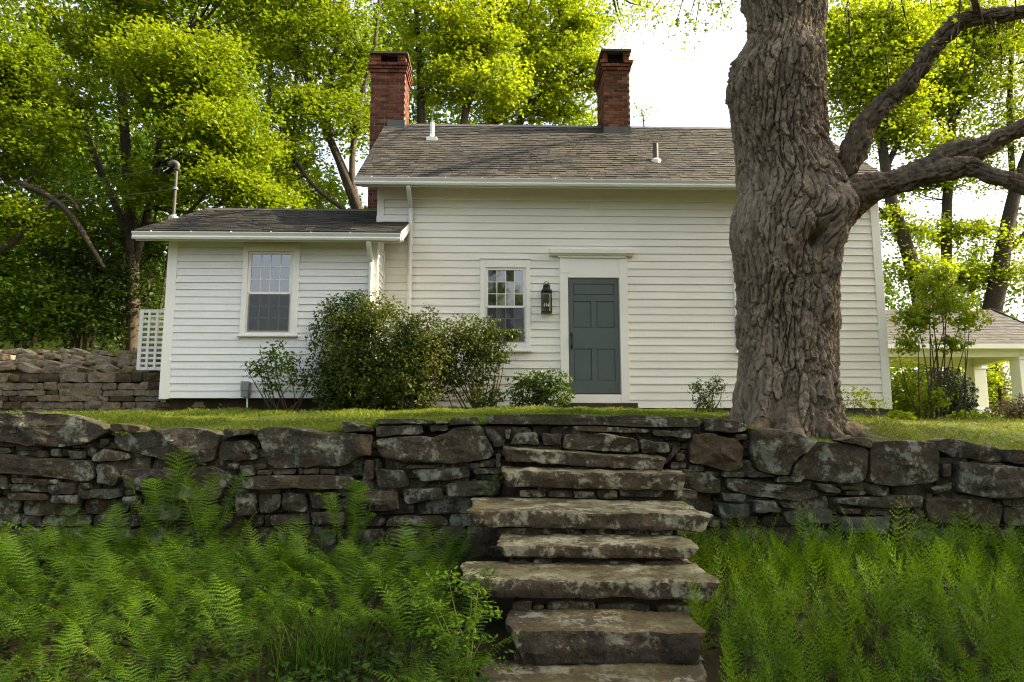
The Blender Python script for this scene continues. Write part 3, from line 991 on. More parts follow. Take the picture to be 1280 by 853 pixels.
hp, hr = smooth_path([(hx, dt, hz1 - 0.05), (hx, dt - 0.05, hz1 - 0.07), (hx, dt - 0.055, (hz0 + hz1) / 2), (hx, dt - 0.05, hz0 + 0.07), (hx, dt, hz0 + 0.05)], [0.011, 0.011, 0.013, 0.011, 0.011], 4)
hd = MB().tube(hp, hr, 8)
for zc in (hz1 - 0.05, hz0 + 0.05):
    hd.add([(hx - 0.026, dt - 0.006, zc), (hx, dt - 0.006, zc + 0.055), (hx + 0.026, dt - 0.006, zc), (hx, dt - 0.006, zc - 0.05), (hx - 0.026, dt + .001, zc), (hx, dt + .001, zc + 0.055), (hx + 0.026, dt + .001, zc), (hx, dt + .001, zc - 0.05)],
           [(3, 2, 1, 0), (0, 1, 5, 4), (1, 2, 6, 5), (2, 3, 7, 6), (3, 0, 4, 7)])
hd.build('handle', M['black'], door)

# wall lantern --------------------------------------------------------------
lx0, lx1, lz0, lz1 = rect(676, 354, 689, 393)
lx = (lx0 + lx1) / 2; hw_ = (lx1 - lx0) / 2
lb = hw(lx, -0.13, lz0)
LAN = root('wall_lantern', lb, HR); OFF[LAN.name] = Vector((lx, -0.13, lz0))
tag(LAN, 'black iron wall lantern with glass sides and candle bulbs between window and door', 'lantern')
hgt = lz1 - lz0
MB().box(lx - 0.055, lx + 0.055, -0.045, -0.022, lz0 + 0.08, lz0 + hgt * 0.72, 0.004).build('back_plate', M['black'], LAN)
MB().tube([(lx, -0.03, lz0 + hgt * .66), (lx, -0.13, lz0 + hgt * .74)], 0.012, 8).build('bracket', M['black'], LAN)
MB().box(lx - hw_, lx + hw_, -0.21, -0.05, lz0, lz0 + 0.03, 0.004).build('base', M['black'], LAN)
lf = MB()
zg0, zg1 = lz0 + 0.03, lz0 + hgt * 0.62
for sx in (-1, 1):
    for yy in (-0.205, -0.065):
        lf.box(lx + sx * (hw_ - 0.012) - 0.007, lx + sx * (hw_ - 0.012) + 0.007, yy - 0.0, yy + 0.014, zg0, zg1)
lf.box(lx - hw_, lx + hw_, -0.21, -0.05, zg1, zg1 + 0.018)
lf.build('cage', M['black'], LAN)
MB().box(lx - hw_ + 0.02, lx + hw_ - 0.02, -0.199, -0.196, zg0, zg1).build('glass_pane', M['clear'], LAN)
for sx in (-1, 1):
    MB().box(lx + sx * (hw_ - 0.016) - 0.0015, lx + sx * (hw_ - 0.016) + 0.0015, -0.19, -0.07, zg0, zg1).build('glass_pane', M['clear'], LAN)
MB().lathe([(hw_ * 0.95, zg1 + 0.018), (hw_ * 1.08, zg1 + 0.03), (hw_ * 1.02, zg1 + 0.06), (hw_ * 0.72, zg1 + 0.085), (hw_ * 0.66, zg1 + 0.12), (hw_ * 0.72, zg1 + 0.125), (hw_ * .5, zg1 + 0.16), (0.02, zg1 + 0.175)], lx, -0.13, 20).build('cap', M['black'], LAN, True)
ring = [(lx + 0.05 * math.cos(t), -0.13, lz1 - 0.055 + 0.05 * math.sin(t)) for t in np.linspace(-0.6, math.pi + 0.6, 14)]
MB().tube(ring, 0.006, 6).build('ring', M['black'], LAN, True)
for dx in (-0.035, 0.0, 0.035):
    MB().lathe([(0.011, zg0), (0.011, zg0 + 0.09)], lx + dx, -0.13 + abs(dx), 8).build('candle', M['black'], LAN)
    MB().lathe([(0.008, zg0 + 0.09), (0.013, zg0 + 0.115), (0.003, zg0 + 0.16)], lx + dx, -0.13 + abs(dx), 8).build('bulb', M['candle'], LAN)

# utility box and conduit at the wing's foot
bx0, bx1, bz0, bz1 = rect(305, 478, 314, 497, WL)
bp = hw((bx0 + bx1) / 2, WL - 0.08, bz0 - 0.25)
BOX = root('utility_box', bp, HR); OFF[BOX.name] = Vector(((bx0 + bx1) / 2, WL - 0.08, bz0 - 0.25))
tag(BOX, 'small grey electrical box with a white conduit at the foot of the left wing', 'electrical box')
MB().box(bx0, bx1, WL - 0.14, WL - 0.02, bz0, bz1, 0.006).build('box_body', M['grey_metal'], BOX)
MB().box(bx0 - 0.006, bx1 + 0.006, WL - 0.15, WL - 0.141, bz0 + 0.11, bz1 + 0.006, 0.003).build('lid', M['grey_metal'], BOX)
MB().tube([(bx1 - 0.03, WL - 0.08, bz0 + 0.01), (bx1 - 0.02, WL - 0.08, bz0 - 0.25)], 0.013, 8).build('conduit', M['white_plastic'], BOX)

# electric service mast on the wing roof
d0 = None
for k in range(300):
    ly = -1.1 + k * 0.008
    p = H(217, 273, ly)
    e = abs(p.z - (wze + (ly + 1.12) * (wzr - wze) / (WR + 1.12)))
    if d0 is None or e < d0[0]: d0 = (e, p)
mp = d0[1]
mw = hw(mp.x, mp.y, mp.z)
MAST = root('service_mast', mw)
tag(MAST, 'grey metal electric service mast with a hooded weatherhead on the wing roof', 'mast')
mt = P(217, 212, mw.y)
MB().lathe([(0.026, mw.z - 0.12), (0.026, mt.z)], mw.x, mw.y, 12).build('pipe', M['dark_metal'], MAST, False)
MB().lathe([(0.10, mw.z - 0.08), (0.09, mw.z + 0.02), (0.04, mw.z + 0.06)], mw.x, mw.y, 14).build('boot', M['grey_metal'], MAST)
hp, hr = smooth_path([(mw.x, mw.y, mt.z - 0.02), (mw.x + 0.005, mw.y, mt.z + 0.08), (mw.x - 0.05, mw.y - 0.02, mt.z + 0.12), (mw.x - 0.13, mw.y - 0.04, mt.z + 0.06)], [0.04, 0.055, 0.055, 0.035], 4)
MB().tube(hp, hr, 12).build('weatherhead', M['dark_metal'], MAST, True)
MB().lathe([(0.045, mw.z + 0.55), (0.045, mw.z + 0.59)], mw.x, mw.y, 12).build('clamp', M['grey_metal'], MAST)
wire_a = Vector((mw.x - 0.12, mw.y - 0.04, mt.z + 0.05))
for k, (e, nm) in enumerate(((P(-150, 226, 14.5), 'upper'), (P(-150, 236, 14.6), 'lower'))):
    s = wire_a if k == 0 else Vector((mw.x - 0.03, mw.y, mw.z + 0.57))
    pts = [s.lerp(e, t) - Vector((0, 0, 0.28 * 4 * t * (1 - t))) for t in np.linspace(0, 1, 16)]
    w = MB().tube(pts, 0.006, 5).build('power_cable', M['dark_metal'])
    tag(w, '%s grey electric cable sagging from the mast to the woods' % nm, 'cable', 'service cables')
    rebase(w)

# lattice panel beside the wing
lb0, lb1, lbz0, lbz1 = rect(175, 387, 203, 463, 0.35)
LY = 0.35
lp = hw((lb0 + lb1) / 2, LY, lbz0)
LAT = root('lattice_panel', lp, HR); OFF[LAT.name] = Vector(((lb0 + lb1) / 2, LY, lbz0))
tag(LAT, 'white square lattice panel standing at the left side of the wing', 'lattice')
lb1 += 0.02
for i in range(4):
    x = lb0 + (lb1 - lb0) * i / 3.0
    w = 0.065 if i == 0 else 0.045
    MB().box(x - w / 2, x + w / 2, LY, LY + 0.012, lbz0, lbz1, 0.002).build('upright_slat', M['trim'], LAT)
for i in range(12):
    z = lbz0 + 0.03 + (lbz1 - lbz0 - 0.06) * i / 11.0
    w = 0.06 if i in (0, 11) else 0.042
    MB().box(lb0 - 0.03, lb1 + 0.03, LY + 0.0125, LY + 0.024, z - w / 2, z + w / 2, 0.002).build('cross_slat', M['trim'], LAT)

# pavilion behind on the right ------------------------------------------------
PD = 24.0
pe = P(1110, 429, PD); pe2 = P(1400, 429, PD)
pz = pe.z
gz = float(upper([17.0], [26.0])[0])
PAV = root('pavilion', (15.5, 26.5, gz))
tag(PAV, 'open white pavilion with grey shingled hip roof and square columns behind the house', 'pavilion')
px0, px1, py0, py1 = 10.5, P(1335, 429, PD).x, PD, 30.0
rz_ = P(1200, 387.5, 27.0).z
hx1 = P(1240, 388, 27.0).x
pr = MB().add([(px0, py0, pz), (px1, py0, pz), (px1, py1, pz), (px0, py1, pz), (px0 + 2, 27, rz_), (hx1, 27, rz_)],
              [(0, 1, 5, 4), (1, 2, 5), (2, 3, 4, 5), (3, 0, 4), (0, 3, 2, 1)]).build('roof', M['dark_metal'], PAV)
vv = Vector((0, 3.0, rz_ - pz)); lv = vv.length; vv.normalize()
sh = shingles(pr, M['shingle2'], (px0, py0 - 0.03, pz - 0.01), (1, 0, 0), tuple(vv), px1 - px0, lv, 0.16, 0.18, 0.32, cut=lambda a, b, v0: px0 + b > px1 - (px1 - hx1) * v0 / lv or px0 + a < px0 + 2 * v0 / lv - 0.05)
MB().tube([(px1, py0, pz + 0.03), (hx1, 27, rz_ + 0.03)], 0.035, 6).build('hip_cap', M['shingle2'], pr)
MB().box(px0, px1, py0 - 0.06, py0 + 0.02, pz - 0.20, pz - 0.02).build('fascia', M['trim'], PAV)
MB().box(px1 - 0.05, px1 + 0.03, py0 + 0.03, py1, pz - 0.20, pz - 0.02).build('fascia', M['trim'], PAV)
MB().box(px0, px1 - 0.06, py0 + 0.03, py1, pz - 0.10, pz - 0.06).build('ceiling', M['trim'], PAV)
ca, cb = P(1281, 500, 24.5), P(1223, 500, 28.5)
cx_ = [(ca.x, 24.5), (cb.x, 28.5), (px0 + 0.8, 24.5), (px0 + 0.8, 28.5)]
for (x, y) in cx_:
    g = float(upper([x], [y])[0]) - 0.1
    zt_ = pz - 0.45
    cm = MB().box(x - 0.25, x + 0.25, y - 0.25, y + 0.25, g, zt_ - 0.12, 0.01).build('column', M['trim'], PAV)
    MB().box(x - 0.29, x + 0.29, y - 0.29, y + 0.29, zt_ - 0.12, zt_ - 0.002, 0.02).build('capital', M['trim'], cm)
    MB().box(x - 0.29, x + 0.29, y - 0.29, y + 0.29, g + 0.0, g + 0.3, 0.02).build('plinth', M['trim'], cm)
for (i, j) in ((0, 1), (2, 0), (3, 1)):
    p0, p1 = Vector((*cx_[i], 0)), Vector((*cx_[j], 0))
    d = (p1 - p0).normalized(); n = Vector((-d.y, d.x, 0)) * 0.16
    zt_ = pz - 0.45
    q = [p0 - d * 0.2 - n, p0 - d * 0.2 + n, p1 + d * 0.2 + n, p1 + d * 0.2 - n]
    v = [(a.x, a.y, zt_) for a in q] + [(a.x, a.y, pz - 0.101) for a in q]
    MB().add(v, [(0, 1, 2, 3), (7, 6, 5, 4), (0, 4, 5, 1), (1, 5, 6, 2), (2, 6, 7, 3), (3, 7, 4, 0)]).build('beam', M['trim'], PAV)

# ------------------------------------------------------------------ stones
def resample(poly, n, chaikin=1):
    p = np.array(poly, dtype=float)
    for _ in range(chaikin):
        q = np.roll(p, -1, 0)
        p = np.stack([0.91 * p + 0.09 * q, 0.09 * p + 0.91 * q], 1).reshape(-1, 2)
    d = np.linalg.norm(np.roll(p, -1, 0) - p, axis=1)
    s = np.concatenate([[0], np.cumsum(d)])
    t = np.linspace(0, s[-1], n, endpoint=False)
    pp = np.vstack([p, p[:1]])
    return np.stack([np.interp(t, s, pp[:, 0]), np.interp(t, s, pp[:, 1])], 1)


def stone_mesh(poly, yf, depth, seed, gap=0.012, bulge=None, lod=False):
    """a rough block: outline in (x, z), face near y = yf, chipped by a few random planes"""
    r = np.random.default_rng(seed)
    p = np.array(poly, dtype=float)
    size = max(np.ptp(p[:, 0]), np.ptp(p[:, 1]))
    small = min(np.ptp(p[:, 0]), np.ptp(p[:, 1]))
    na = 60 if size > 0.5 else (32 if size > 0.2 else 18)
    ring_s = [1, 1, 0.985, 0.955, 0.9, 0.82, 0.72, 0.61, 0.5, 0.39, 0.28, 0.17, 0.07] if size > 0.2 else [1, 1, 0.93, 0.7, 0.35]
    if lod: na, ring_s = 20, [1, 1, 0.95, 0.75, 0.4]
    o = resample(p, na)
    c = o.mean(0)
    # ragged edge, drawn in by half a joint
    e = np.stack([o[:, 0] * 9 + seed, o[:, 1] * 9, np.zeros(na) + seed * 0.37], 1)
    rag = fbm(e, 3) * min(0.022, small * 0.09)
    v_ = o - c
    L = np.linalg.norm(v_, axis=1, keepdims=True)
    o = c + v_ * (1 - (gap * 0.5 - rag[:, None]) / np.maximum(L, 0.02))
    if bulge is None: bulge = min(0.055, small * 0.24)
    rings = []
    for k, s in enumerate(ring_s):
        q = c + (o - c) * s
        if k == 0: y = np.full(na, yf + depth)
        else: y = yf + bulge * (s ** 24) * 0.8 + bulge * 0.15 * s ** 2
        rings.append(np.stack([q[:, 0], np.zeros(na) + y, q[:, 1]], 1))
    rings.append(np.array([[c[0], yf, c[1]]]))
    v = np.concatenate(rings)
    fr = np.arange(len(v)) >= na
    # chips
    for _ in range(7):
        a = r.uniform(0, 6.28); k = r.uniform(0.12, 0.6)
        off = r.uniform(-0.25, 0.05) * size * k
        rel = (v[:, 0] - c[0]) * math.cos(a) + (v[:, 2] - c[1]) * math.sin(a)
        y2 = yf + rel * k + off
        v[:, 1] = np.where(fr, np.maximum(v[:, 1], np.minimum(y2, yf + bulge * 0.8)), v[:, 1])
    nn = fbm(v * 6.0 + seed * 1.7, 5, 0.65)
    led = fbm(np.stack([v[:, 0] * 2.0, v[:, 1] * 0, v[:, 2] * 11 + seed], 1), 3)
    v[:, 1] += np.where(fr, nn * min(0.045, small * 0.16) + led * min(0.025, small * 0.08), 0)
    F = []
    nr = len(ring_s)
    for k in range(nr - 1):
        for i in range(na):
            j = (i + 1) % na
            F.append((k * na + i, k * na + j, (k + 1) * na + j, (k + 1) * na + i))
    b = (nr - 1) * na
    for i in range(na):
        F.append((b + i, b + (i + 1) % na, nr * na))
    me = mesh('stone', v, [f[::-1] for f in F] if np.cross(o[1] - o[0], c - o[0]) < 0 else F, False)
    me.shade_smooth()
    me.set_sharp_from_angle(angle=R(33))
    return me


def pxpoly(pts, D):
    return [(lambda q: (q.x, q.z))(P(x, y, D)) for x, y in pts]


WALL = root('retaining_wall', (0, WALL_D, 0.2))
tag(WALL, 'long dry-stone retaining wall of big dark boulders below the lawn', 'stone wall')
BIG = [  # traced blocks, photo pixels on the wall face
    'd -40 518 0 516 37 515 79 517 105 522 129 532 137 539 120 548 105 556 75 560 37 559 15 553 -40 551',
    's -30 567 0 567 37 571 75 573 110 577 114 587 114 601 105 603 75 599 37 596 11 593 -30 591',
    's 112 571 125 560 140 563 158 567 160 575 130 578 112 577', 's 115 580 140 581 145 600 140 609 118 607',
    'p 110 612 148 611 150 622 130 626 112 623', 's 137 529 160 530 177 534 177 539 138 540',
    'd 139 543 165 541 190 537 222 533 262 537 277 545 274 552 268 561 265 577 222 582 175 569 150 563 140 553',
    's 150 587 222 585 265 583 288 594 285 606 272 626 235 626 190 621 152 608', 's 172 633 222 631 224 652 175 652',
    's 226 629 262 630 290 636 288 660 228 656', 's 279 537 300 535 318 536 312 544 283 548',
    's 271 552 301 549 318 559 322 571 318 576 276 578 270 574',
    'd 317 540 333 533 379 535 419 541 445 541 455 546 456 570 430 583 389 585 342 587 332 580 325 559',
    'd 296 599 325 595 370 594 408 594 442 597 442 611 370 611 323 612 296 609',
    's 293 616 317 616 321 645 295 647', 's 320 618 350 616 349 636 340 645 322 645', 's 352 615 382 616 382 641 352 640', 's 384 615 418 615 419 634 410 638 388 638',
    's 334 645 385 642 388 656 336 658', 's 388 640 430 641 432 655 390 657',
    's 424 527 440 528 466 533 466 540 427 541', 'r 440 543 465 542 465 571 442 574', 's 468 533 528 531 529 543 468 547',
    'd 468 524 520 523 545 526 543 530 468 530', 's 562 523 598 521 600 531 562 532', 's 535 532 560 531 560 539 537 541', 's 544 526 561 527 560 530 545 530',
    's 470 549 528 544 538 547 560 540 568 534 601 532 611 550 617 565 614 574 560 581 506 579 478 574 470 562',
    's 468 587 506 587 512 608 496 612 470 610', 's 511 588 560 585 588 586 589 596 560 602 526 604', 's 590 586 630 585 630 592 592 593',
    's 556 606 600 600 628 603 626 620 560 622', 's 455 574 467 575 466 600 452 602', 's 500 613 552 609 556 625 505 632', 's 440 605 467 612 496 616 498 640 442 642',
    's 605 534 620 537 633 550 630 560 618 561 609 547', 's 630 537 640 536 637 551 632 550', 's 636 556 645 540 672 540 675 557', 's 676 541 702 541 702 558 678 557',
    's 619 567 627 566 627 585 620 586', 's 606 519 640 518 700 518 760 519 800 519 878 523 880 534 800 534 760 532 690 531 606 530',
    's 715 533 760 533 812 537 812 541 760 541 716 538', 's 815 537 865 540 864 549 816 545', 'l 705 543 755 541 795 549 799 566 702 562',
    'd 800 549 836 552 840 566 800 568', 's 830 580 842 558 854 559 834 581', 's 844 567 852 565 858 570 855 578 844 577',
    'r 865 543 890 541 920 548 930 559 929 586 912 590 894 586 862 579 861 563', 's 880 524 901 521 935 531 934 539 916 542 881 540',
    's 918 543 935 542 936 551 920 552', 's 828 587 862 586 890 593 903 601 902 616 890 618 858 615 848 600',
    's 939 536 950 533 988 538 1008 547 1022 551 1010 562 990 580 985 596 945 590 940 570', 's 1024 552 1055 553 1083 557 1087 566 1086 597 1072 606 1040 604 1010 601 987 597 995 580 1012 563',
    'd 1047 551 1070 545 1091 550 1091 560 1076 559', 's 1090 551 1130 550 1170 552 1176 561 1177 597 1168 606 1117 609 1087 604 1089 580',
    's 1175 551 1195 548 1257 561 1260 578 1243 579 1195 572 1177 562', 's 1261 561 1330 568 1330 585 1262 579',
    's 1195 576 1223 579 1300 585 1330 588 1330 618 1290 622 1250 626 1203 617 1195 605 1198 588', 's 1178 579 1193 580 1192 597 1180 598', 's 1166 610 1195 602 1195 612 1172 620',
    's 908 597 935 600 968 604 1025 614 1027 622 997 628 950 622 908 612', 's 1018 604 1040 605 1054 613 1052 618 1030 616',
    's 1087 611 1107 614 1107 620 1088 620', 's 1046 624 1080 622 1110 619 1155 620 1156 634 1100 637 1048 630', 'r 1048 635 1077 636 1076 643 1052 643', 's 1086 638 1116 638 1114 645 1088 645',
    's 1160 622 1223 625 1253 630 1257 638 1254 661 1203 658 1162 653 1158 634', 's 1258 634 1300 636 1330 640 1330 662 1258 657', 's 1254 625 1330 628 1330 636 1258 633',
    'p 901 616 934 618 932 628 903 627', 'p 897 629 940 630 938 648 902 649', 'p 942 625 970 626 978 641 942 642', 's 975 628 1000 631 998 636 978 635', 'p 980 640 1042 636 1044 655 985 656',
    's 848 619 872 619 872 633 850 632', 'p 1048 646 1112 646 1114 668 1050 668', 's 1118 648 1156 640 1158 660 1120 668', 'p 1128 664 1190 660 1226 664 1224 690 1130 690', 's 1230 663 1275 664 1276 682 1232 682',
]
kinds = {'l': 'step', 's': 'stone', 'd': 'stone', 'p': 'pale_stone', 'r': 'rust_stone'}
sd = 1
for row in BIG:
    t = row.split(); q = [float(a) for a in t[1:]]
    pts = list(zip(q[0::2], q[1::2]))
    sd += 1
    yf = WALL_D + random.uniform(-0.05, 0.03) - (0.04 if len(pts) > 8 else 0)
    if t[0] == 'l': yf = WALL_D - 0.1
    link('stone', stone_mesh(pxpoly(pts, WALL_D), yf, 0.24, sd, 0.016), M[kinds[t[0]]], WALL)
SMALL = '''-14 552 15 559,17 554 50 563,-12 560 12 567,15 561 43 570,44 563 57 573,60 561 71 571,72 562 84 571,84 564 102 574,104 560 116 571,122 549 131 558,133 554 149 562,
-12 594 6 611,12 598 40 605,41 599 58 607,58 600 70 605,7 606 58 615,60 604 92 618,152 613 166 620,151 621 172 632,283 580 294 587,297 583 316 596,318 580 331 587,319 588 338 594,340 587 369 594,371 586 377 593,378 586 398 593,399 587 419 593,
322 612 349 617,507 582 545 586,599 577 617 584,588 580 599 586,838 578 859 586,862 582 882 590,1056 608 1081 613,1060 615 1086 620,94 604 108 612,96 615 110 625,60 620 92 630,8 617 56 626,422 594 440 600,1145 638 1157 655,936 590 970 597,972 596 1005 603,905 590 933 597,
884 590 902 596,1198 620 1246 630,1240 580 1258 584,640 590 690 596,600 594 630 601,700 566 760 574,765 568 826 575,636 559 700 566'''
for k, row in enumerate(SMALL.replace('\n', '').split(',')):
    x0, y0, x1, y1 = [float(a) for a in row.split()]
    j = lambda a: random.uniform(-a, a)
    w, h = x1 - x0, y1 - y0
    pts = [(x0 + j(w * .1), y0 + j(h * .12)), ((x0 + x1) / 2 + j(w * .2), y0 - h * .06), (x1 + j(w * .1), y0 + j(h * .15)), (x1 + j(w * .08), y1 + j(h * .12)), ((x0 + x1) / 2 + j(w * .2), y1 + h * .05), (x0 + j(w * .08), y1 + j(h * .1))]
    link('stone', stone_mesh(pxpoly(pts, WALL_D), WALL_D + random.uniform(-0.02, 0.06), 0.2, 300 + k, 0.008), M[random.choice(['stone', 'stone', 'stone', 'rust_stone', 'pale_stone'])], WALL)


def course_stones(parent, x0, x1, z0, z1fn, yf, hlo, hhi, wlo, whi, mats, seed, depth=0.25, gap=0.012, jit=0.03, lean=0.0, lod=False):
    """roughly coursed small stones filling a strip"""
    z = z0; k = 0
    while True:
        h = random.uniform(hlo, hhi)
        x = x0 - random.uniform(0, whi)
        any_ = False
        while x < x1:
            w = random.uniform(wlo, whi)
            zt = z1fn(x + w / 2)
            if z + h * 0.6 < zt:
                any_ = True
                zz1 = min(z + h * random.uniform(0.85, 1.12), zt + 0.02)
                j = lambda a: random.uniform(-a, a)
                pts = [(x + j(w * .06), z + j(h * .12)), (x + w * .5 + j(w * .2), z - h * .05 + j(h * .06)), (x + w + j(w * .06), z + j(h * .12)), (x + w + j(w * .06), zz1 + j(h * .1)), (x + w * .5 + j(w * .2), zz1 + h * .04), (x + j(w * .06), zz1 + j(h * .1))]
                link('stone', stone_mesh(pts, yf + random.uniform(-jit, jit) + lean * (z - z0), depth, seed + k, gap, lod=lod), M[random.choice(mats)], parent)
                k += 1
            x += w
        z += h
        if not any_: break


# smaller stones packed behind the traced faces, and plain courses beyond the picture
top_z = lambda x: float(upper([x], [7.75])[0]) - 0.06
course_stones(WALL, -5.9, 5.9, 0.28, top_z, 7.60, 0.07, 0.24, 0.16, 0.7, ['stone'], 1000, 0.1, 0.01, 0.03, lod=True)
for a, b in ((-9.0, -5.95), (5.95, 9.0)):
    course_stones(WALL, a + 0.5, b - 0.45, 0.25, top_z, WALL_D, 0.25, 0.42, 0.5, 1.1, ['stone', 'stone', 'rust_stone'], 1400, 0.25, 0.02)

# field-stone wall left of the wing, and the rubble bank behind it
FW = root('field_stone_wall', (-8.0, 11.9, 1.9))
tag(FW, 'low coursed field-stone wall joining the left wing, grey and tan stones', 'stone wall')
fwt = lambda x: P(100, 461, 11.85).z + 0.02 * math.sin(3 * x)
course_stones(FW, -12.0, -5.95, 1.9, fwt, 11.85, 0.085, 0.16, 0.16, 0.55, ['field', 'field', 'field', 'field', 'rust_stone'], 2000, 0.3, 0.008, 0.02)
MB().box(-12.3, -5.9, 12.0, 12.22, 1.8, P(100, 463, 11.85).z - 0.03).build('wall_core', M['soil'], FW)
RB = root('rubble_bank', (-9.0, 13.6, 2.6))
tag(RB, 'bank of loose tan rubble stones behind the field-stone wall', 'stone bank')
k = 0
for r_ in range(4):
    t = r_ / 3.0
    x = -14.0
    while x < -6.55:
        w = random.uniform(0.16, 0.46)
        y = 13.0 + 1.45 * t + random.uniform(-0.05, 0.05)
        z = P(100, 461 - 20 * t, y).z + random.uniform(-0.02, 0.02) + 0.0
        h = random.uniform(0.10, 0.2)
        a = random.uniform(-0.5, 0.25)
        ca_, sa_ = math.cos(a), math.sin(a)
        pts = [(px * ca_ - pz_ * sa_, px * sa_ + pz_ * ca_) for px, pz_ in ((-w / 2, -h / 2), (0, -h * .55), (w / 2, -h * .45), (w * .5, h * .4), (0, h * .55), (-w * .45, h * .5))]
        o = link('stone', stone_mesh([(x + p_[0], z + p_[1]) for p_ in pts], y - 0.08 * random.random(), 0.3, 3000 + k, 0.03, lod=True), M['rubble'] if random.random() < 0.85 else M['field'], RB)
        k += 1
        x += w * random.uniform(0.92, 1.1)
course_stones(fnd2, xel + 0.06, xer - 0.05, fz + 0.2, lambda x: zeb - 0.006, WL + 0.08, 0.09, 0.14, 0.25, 0.6, ['field', 'rust_stone'], 4000, 0.12, 0.01, 0.012)
for o in fnd2.children: o.location = (0, 0, 0)


# ------------------------------------------------------------------ stone steps
def block_mesh(x0, x1, y0, y1, z0, z1, seed, rag=0.05, tilt=0.0, taper=0.0, rnd=0.05, wz=0.0):
    """rough slab: subdivided box, rounded edges, worn outline"""
    W, Dp, Hh = x1 - x0, y1 - y0, z1 - z0
    nx, ny, nz = max(8, int(W / 0.022)), max(5, int(Dp / 0.035)), max(5, int(Hh / 0.022))
    idx = {}; V = []; F = []
    def vid(i, j, k):
        key = (i, j, k)
        if key not in idx: idx[key] = len(V); V.append((i / nx, j / ny, k / nz))
        return idx[key]
    for i in range(nx):
        for j in range(ny):
            F.append((vid(i, j, nz), vid(i + 1, j, nz), vid(i + 1, j + 1, nz), vid(i, j + 1, nz)))
            F.append((vid(i, j + 1, 0), vid(i + 1, j + 1, 0), vid(i + 1, j, 0), vid(i, j, 0)))
    for i in range(nx):
        for k in range(nz):
            F.append((vid(i, 0, k), vid(i + 1, 0, k), vid(i + 1, 0, k + 1), vid(i, 0, k + 1)))
            F.append((vid(i + 1, ny, k), vid(i, ny, k), vid(i, ny, k + 1), vid(i + 1, ny, k + 1)))
    for j in range(ny):
        for k in range(nz):
            F.append((vid(0, j + 1, k), vid(0, j, k), vid(0, j, k + 1), vid(0, j + 1, k + 1)))
            F.append((vid(nx, j, k), vid(nx, j + 1, k), vid(nx, j + 1, k + 1), vid(nx, j, k + 1)))
    u = np.array(V)
    p = (u - 0.5) * np.array([W, Dp, Hh])
    hx = np.array([W, Dp, Hh]) / 2
    r_ = min(rnd, Hh * 0.45)
    inner = np.clip(p, -(hx - r_), hx - r_)
    d = p - inner
    L = np.linalg.norm(d, axis=1, keepdims=True)
    p = np.where(L > 1e-9, inner + d / np.maximum(L, 1e-9) * np.minimum(L, r_), p)
    c = np.array([(x0 + x1) / 2, (y0 + y1) / 2, (z0 + z1) / 2])
    s = seed * 3.17
    # plan outline wanders, ends slant
    q = p + c
    fx = fbm(np.stack([q[:, 0] * 2.6 + s, q[:, 0] * 0, q[:, 2] * 2], 1), 4, 0.6)
    p[:, 1] -= np.where(p[:, 1] < 0, fx * rag * (-p[:, 1] / hx[1]), 0)
    ex = fbm(np.stack([q[:, 1] * 3 + s, q[:, 2] * 5, np.sign(p[:, 0]) * 7.7], 1), 3)
    p[:, 0] += ex * rag * 1.6 * (p[:, 0] / hx[0]) ** 3
    p[:, 0] += -taper * (0.5 - u[:, 2]) * np.sign(p[:, 0]) * (np.abs(p[:, 0]) / hx[0]) ** 4
    n3 = fbm(q * 7 + s, 4, 0.6)
    n1 = fbm(q * 2.2 + s, 2)
    n5 = fbm(q * 16 + s, 3, 0.6)
    p[:, 2] += (n1 * 0.012 + n3 * 0.016 + n5 * 0.008) * (u[:, 2] * 1.0) + n3 * 0.016 * (1 - u[:, 2])
    p[:, 1] += (n3 * 0.026 + n5 * 0.016) * (u[:, 1] < 0.5)
    strata = np.round(fbm(np.stack([q[:, 0] * 0.8, q[:, 1] * 0.8, q[:, 2] * 14 + s], 1), 2) * 4) / 4
    p[:, 1] += strata * 0.014 * (u[:, 1] < 0.4)
    p[:, 2] += tilt * p[:, 0]
    p[:, 2] += wz * (0.5 - u[:, 1])
    me = npmesh('slab', p + c, np.array(F), True)
    me.set_sharp_from_angle(angle=R(30))
    return me


STEPS = root('stone_steps', (0.65, 5.8, 0.0))
tag(STEPS, 'flight of rough lichen-spotted stone slab steps climbing through the wall', 'steps')
# front-edge distance, left px, right px, top-edge py, bottom py, depth, slope of the top edge
SL = [(4.40, 596, 892, 864, 915, 0.56, 0.0, 'g'), (4.85, 642, 878, 787, 830, 0.50, -0.01, 'f'), (5.30, 578, 897, 724, 748, 0.62, -0.015, 'e'),
      (5.80, 627, 868, 680, 697, 0.50, -0.01, 'd'), (6.20, 588, 886, 640, 661, 1.0, -0.02, 'c'), (7.08, 631, 857, 589, 611, 0.45, -0.02, 'b'), (7.32, 630, 828, 565, 582, 0.3, -0.06, 'a')]
for k, (D, xa, xb, ya, yb, dep, tl, nm) in enumerate(SL):
    A, B = P(xa, ya, D), P(xb, ya, D)
    zbt = P(700, yb, D).z
    o = link('step_slab', block_mesh(A.x, B.x, D, D + dep, zbt, A.z, 50 + k, 0.038, tl, 0.06, 0.022, -0.02), M['mossy_step'] if nm in 'gf' else M['step'], STEPS)
